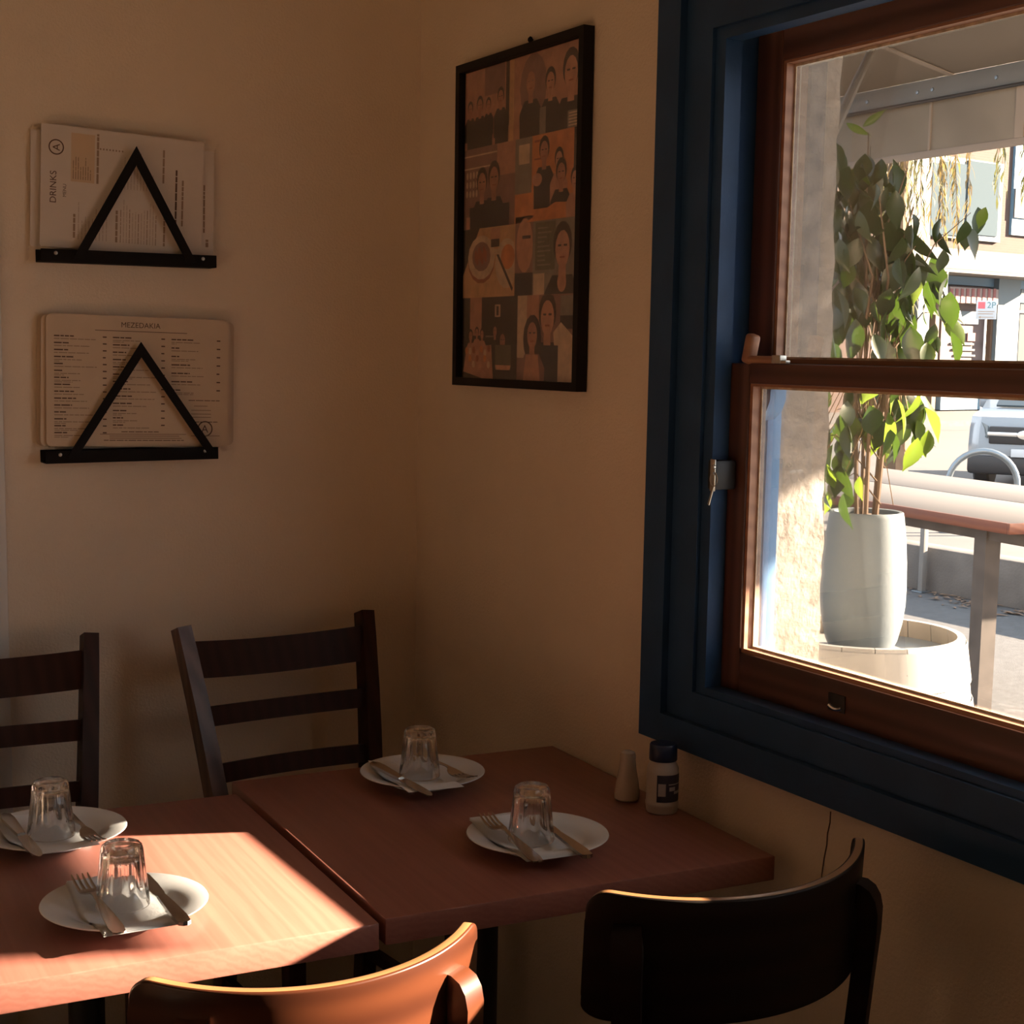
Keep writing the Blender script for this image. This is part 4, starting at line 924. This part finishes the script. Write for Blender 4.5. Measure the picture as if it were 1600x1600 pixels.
# ---- bicycle hoop
hb = at_d(1532, 813, 16.0)
hp = thing('bicycle_hoop', 'galvanised steel bicycle hoop at the kerb beyond the table', 'bike rack', (hb.x, hb.y, GZ-0.14), R(-43))
zt_ = at_d(1532, 704, 16.0).z-(GZ-0.14); hr = 0.345
b = NB(); P = [(-hr, 0, 0), (-hr, 0, zt_-hr)] + [(-hr*math.cos(a), 0, zt_-hr+hr*math.sin(a)) for a in [PI*i/16 for i in range(1, 16)]] + [(hr, 0, zt_-hr), (hr, 0, 0)]
tube(b, P, 0.033, 12); mk('hoop_tube', b, 'galv', hp)
for s in (-1, 1):
    b = NB(); lathe(b, [(0, 0), (0.07, 0), (0.07, 0.012), (0, 0.012)], 16); o = mk('foot_plate', b, 'galv', hp); o.location = (s*hr, 0, 0)

# ---- white car on the street
cp = at_d(1600, 757, 21.0)
car = thing('white_car', 'white four-wheel-drive car driving past at the right edge of the window', 'car', (cp.x, cp.y, GZ-0.14), R(-58))
# local: front face at y=0 looking along -y, length towards +y, x across
W = 0.82
b = NB()
prof = [(0.02, 0.42), (0.0, 0.62), (0.05, 0.86), (0.16, 1.02), (1.05, 1.12), (1.75, 1.68), (4.0, 1.72), (4.5, 1.1), (4.55, 0.45), (4.2, 0.32), (0.35, 0.32)]
ys = []
for s, ins in ((-1, 0), (-0.78, 0.0), (0.78, 0.0), (1, 0)):
    ring = []
    for (yy, zz) in prof:
        k = 1.0
        if zz > 1.2: k = 0.82
        y2 = yy + (0.22 if abs(s) == 1 and yy < 0.5 else 0)
        ring.append(b.verts.new((s*W*k, y2, zz)))
    ys.append(ring)
n = len(prof)
for a_, c_ in zip(ys, ys[1:]):
    for k in range(n): b.faces.new((a_[k], a_[(k+1) % n], c_[(k+1) % n], c_[k]))
b.faces.new(list(reversed(ys[0]))); b.faces.new(ys[-1])
bevel_new(b, b.faces[:], 0.035, 3); body = mk('body', b, 'car_white', car, ang=40)
b = NB(); bounds(b, -0.50, 0.50, -0.022, 0.06, 0.66, 0.90, 0.02); gr_ = mk('grille', b, 'car_black', car)
b = NB(); bounds(b, -0.52, 0.52, -0.034, 0.02, 0.765, 0.825, 0.012); mk('grille_bar', b, 'chrome', gr_)
b = NB(); lathe(b, [(0, 0), (0.11, 0), (0.10, 0.02), (0, 0.025)], 24); o = mk('emblem', b, 'chrome', gr_); o.scale = (1.2, 0.62, 1); o.rotation_euler = (R(90), 0, 0); o.location = (0, -0.034, 0.795)
for s in (-1, 1):
    b = NB(); prism(b, [(s*0.52, -0.012, 0.74), (s*0.52, -0.012, 0.90), (s*0.66, 0.14, 0.96), (s*0.73, 0.26, 0.95), (s*0.70, 0.16, 0.78)], (0, 0.06, 0), bev=0.008); mk('headlight', b, 'shop_glass_light', car)
    b = NB(); bounds(b, s*0.76, s*0.90, 1.18, 1.28, 1.12, 1.30, 0.03); mk('mirror', b, 'car_white', car)
    for yy in (0.86, 3.7):
        b = NB(); lathe(b, [(0, -0.12), (0.24, -0.12), (0.33, -0.11), (0.36, -0.08), (0.36, 0.08), (0.33, 0.11), (0.24, 0.12), (0, 0.12)], 28); o = mk('wheel', b, 'tyre', car); o.rotation_euler = (0, R(90), 0); o.location = (s*0.70, yy, 0.36)
b = NB(); bounds(b, -0.78, 0.78, -0.03, 0.4, 0.24, 0.50, 0.05); bp_ = mk('bumper', b, 'car_black', car)
b = NB(); bounds(b, -0.19, 0.19, -0.045, -0.03, 0.49, 0.60, 0.004); mk('number_plate', b, 'sign_white', bp_)
b = NB(); prism(b, [(-0.62, 1.03, 1.14), (0.62, 1.03, 1.14), (0.54, 1.66, 1.62), (-0.54, 1.66, 1.62)], (0, -0.02, 0.025)); mk('windscreen', b, 'car_glass', car)

# ---- building across the street
e_ = Vector((0.991, 0.132, 0)).normalized(); nn = Vector((0.132, -0.991, 0)).normalized()
FO2 = at_d(1480, 642, 50.0); FZ = GZ-0.02
fb = thing('street_building', 'pink brick shop building with white fascia across the street', 'building', (FO2.x, FO2.y, FZ-0.12), math.atan2(e_.y, e_.x))
FO2 = Vector((FO2.x, FO2.y, FZ-0.12))
def fl(px, py, out=0.0):
    d = fw*F_PX + rt*(px-800) - up*(py-CY_PX); O = FO2 + nn*out
    t = (O-CAM_LOC).dot(nn)/d.dot(nn); p_ = CAM_LOC + d*t - FO2
    return p_.dot(e_), p_.z
def fpart(name, px0, py0, px1, py1, out, depth, m, parent=None, bev=0):
    s0, h0 = fl(px0, (py0+py1)/2, out); s1, h1 = fl(px1, (py0+py1)/2, out); _, ht = fl((px0+px1)/2, py0, out); _, hb_ = fl((px0+px1)/2, py1, out)
    b = NB(); bounds(b, s0, s1, -out, -out+depth, hb_, ht, bev); return mk(name, b, m, parent or fb, False)
bm = NB(); bounds(bm, -14, 26, 0.0, 6, 0, 13); mk('brick_wall', bm, 'brick', fb, False)
fpart('render_panel', 1385, 230, 1456, 405, 0.15, 0.15, 'fascia')
wf = fpart('window_frame', 1452, 248, 1566, 374, 0.12, 0.12, 'shop_pale_blue')
for a, c in ((1456, 1467), (1470, 1512), (1517, 1561)): fpart('pane', a, 254, c, 368, 0.16, 0.05, 'shop_glass_light', wf)
fpart('mullion', 1512, 250, 1517, 374, 0.2, 0.1, 'shop_glass', wf)
fpart('side_tower', 1586, 150, 1680, 372, 0.1, 0.1, 'shop_blue'); fpart('roof_panel', 1586, 300, 1680, 345, 0.16, 0.06, 'fascia')
fpart('fascia_board', 1380, 392, 1680, 424, 1.6, 0.2, 'fascia'); fpart('canopy_soffit', 1380, 422, 1680, 428, 1.6, 1.6, 'concrete_pale')
fpart('blue_lintel', 1380, 433, 1680, 447, 0.25, 0.25, 'shop_blue')
fpart('shop_window', 1470, 447, 1548, 612, 0.06, 0.05, 'shop_pink')
fpart('notice_board', 1483, 486, 1530, 506, 0.14, 0.04, 'shop_pale_blue')
for k in range(5): fpart('shelf_board', 1486+k*3, 536+k*9, 1522+k, 539+k*9, 0.12, 0.05, 'fascia')
fpart('poster', 1512, 520, 1524, 533, 0.12, 0.03, 'awn_red')
for a, c in ((1459, 1465), (1546, 1554)): fpart('timber_post', a, 470, c, 640, 0.3, 0.3, 'shop_wood')
aw2 = fpart('striped_awning', 1484, 450, 1560, 474, 0.7, 0.6, 'awn_white')
for k in range(9): fpart('awning_stripe', 1485+8.4*k, 451, 1489+8.4*k, 473.5, 0.72, 0.018, 'awn_red', aw2)
for a, c in ((1556, 1590), (1432, 1450)): fpart('blue_pilaster', a, 433, c, 645, 0.45, 0.45, 'shop_pale_blue')
fpart('doorway', 1591, 440, 1640, 640, 0.08, 0.06, 'shop_dark'); fpart('door_sign', 1594, 462, 1640, 474, 0.14, 0.05, 'sign_green'); fpart('door_transom', 1591, 486, 1640, 490, 0.14, 0.06, 'fascia')
fpart('blue_dado', 1470, 606, 1548, 640, 0.2, 0.2, 'shop_blue')
bm = NB(); bounds(bm, -20, 30, -5.0, 0, 0, 0.14); mk('pavement', bm, 'footpath', fb, False)
bm = NB(); bounds(bm, -20, 30, -5.4, -5.0, 0, 0.13); mk('kerb_stone', bm, 'concrete', fb, False)
# parking sign
sg = at_d(1531, 668, 39.5)
ps = thing('parking_sign', 'white parking sign on a thin pole in front of the shops', 'sign', (sg.x, sg.y, GZ-0.14), R(-44))
zc = at_d(1531, 486, 40.0).z-(GZ-0.14); k1 = 40.0/F_PX
b = NB(); tube(b, [(0, 0, 0), (0, 0, zc+12*k1)], 0.028, 10); mk('pole', b, 'white_paint', ps)
b = NB(); bounds(b, -15*k1, 15*k1, -0.06, -0.035, zc-14*k1, zc+14*k1, 0.004); pn = mk('panel', b, 'sign_white', ps)
b = NB(); bounds(b, -12.5*k1, -2*k1, -0.063, -0.060, zc+2*k1, zc+12*k1); mk('red_block', b, 'sign_red', pn, False)
b = NB(); text_into(b, '2P', 13*k1, (0.5*k1, -0.0615, zc+3*k1), (1, 0, 0), (0, 0, 1)); mk('lettering', b, 'sign_green', pn, False)
b = NB(); bars(b, -12*k1, 12*k1, zc-3*k1, 1.2*k1, -0.0615, 0); bars(b, -12*k1, 10*k1, zc-6.5*k1, 1.2*k1, -0.0615, 0)
poly(b, [(-11*k1, -0.0615, zc-11*k1), (-8*k1, -0.0615, zc-9*k1), (-8*k1, -0.0615, zc-13*k1)]); poly(b, [(-8*k1, -0.0615, zc-11.5*k1), (11*k1, -0.0615, zc-11.5*k1), (11*k1, -0.0615, zc-10.5*k1), (-8*k1, -0.0615, zc-10.5*k1)])
mk('fine_print', b, 'ink_soft', pn, False)

# ---- weeping tree between the awning and the shops
TD = 17.0
tb = at_d(1392, 800, TD)
wt = thing('weeping_tree', 'weeping tree with hanging yellow-green foliage beyond the ficus', 'tree', (tb.x, tb.y, GZ-0.14))
TO = Vector((tb.x, tb.y, GZ-0.14))
b = NB(); tube(b, [(0, 0, 0), (0.05, 0.03, 1.6), (-0.05, 0.1, 3.4), (0.1, 0.0, 5.2)], [0.17, 0.14, 0.11, 0.06], 10); mk('trunk', b, 'bark', wt)
random.seed(11)
tops = []
for (x0, x1, y0, y1, n, ye) in ((1320, 1440, 60, 470, 26, 0.4), (1385, 1420, 100, 345, 8, 0.85), (1455, 1490, 60, 385, 7, 0.5), (1490, 1510, 60, 330, 2, 0.2), (1558, 1640, 40, 330, 12, 0.1), (1400, 1470, 60, 300, 6, 0.1), (1340, 1440, 430, 560, 8, 0.2)):
    for k in range(n):
        px = random.uniform(x0, x1); D_ = TD+random.uniform(-1.2, 1.2)
        top = at_d(px, y0, D_)-TO; end = at_d(px+random.uniform(-12, 12), y1-random.uniform(0, 0.45)*(y1-y0)*0.6, D_)-TO
        b = NB(); tube(b, [top, end], [0.006, 0.002], 4)
        m_ = 'willow_yellow' if random.random() < ye else 'willow'
        Ls = (top-end).length; nl = int(Ls/0.045)
        for q in range(nl):
            t = (q+random.random())/nl; p_ = top.lerp(end, t); a = random.uniform(0, 2*PI); l = random.uniform(0.12, 0.24)
            out_ = Vector((math.cos(a), math.sin(a), 0)); tip = p_ + out_*l*0.35 - Vector((0, 0, l)); sd = Vector((-math.sin(a), math.cos(a), 0))*0.011; md = p_.lerp(tip, 0.5) + out_*0.02
            f1 = poly(b, [p_, md+sd, tip, md-sd], 1)
        mk('hanging_branch', b, ['twig', m_], wt, False)
        if k % 3 == 0:
            tr_ = Vector((0.1, 0.0, 5.0)); b = NB(); tube(b, [tr_, tr_.lerp(top, 0.5)+Vector((0, 0, 0.4)), top], [0.03, 0.02, 0.006], 5); mk('limb', b, 'bark', wt)
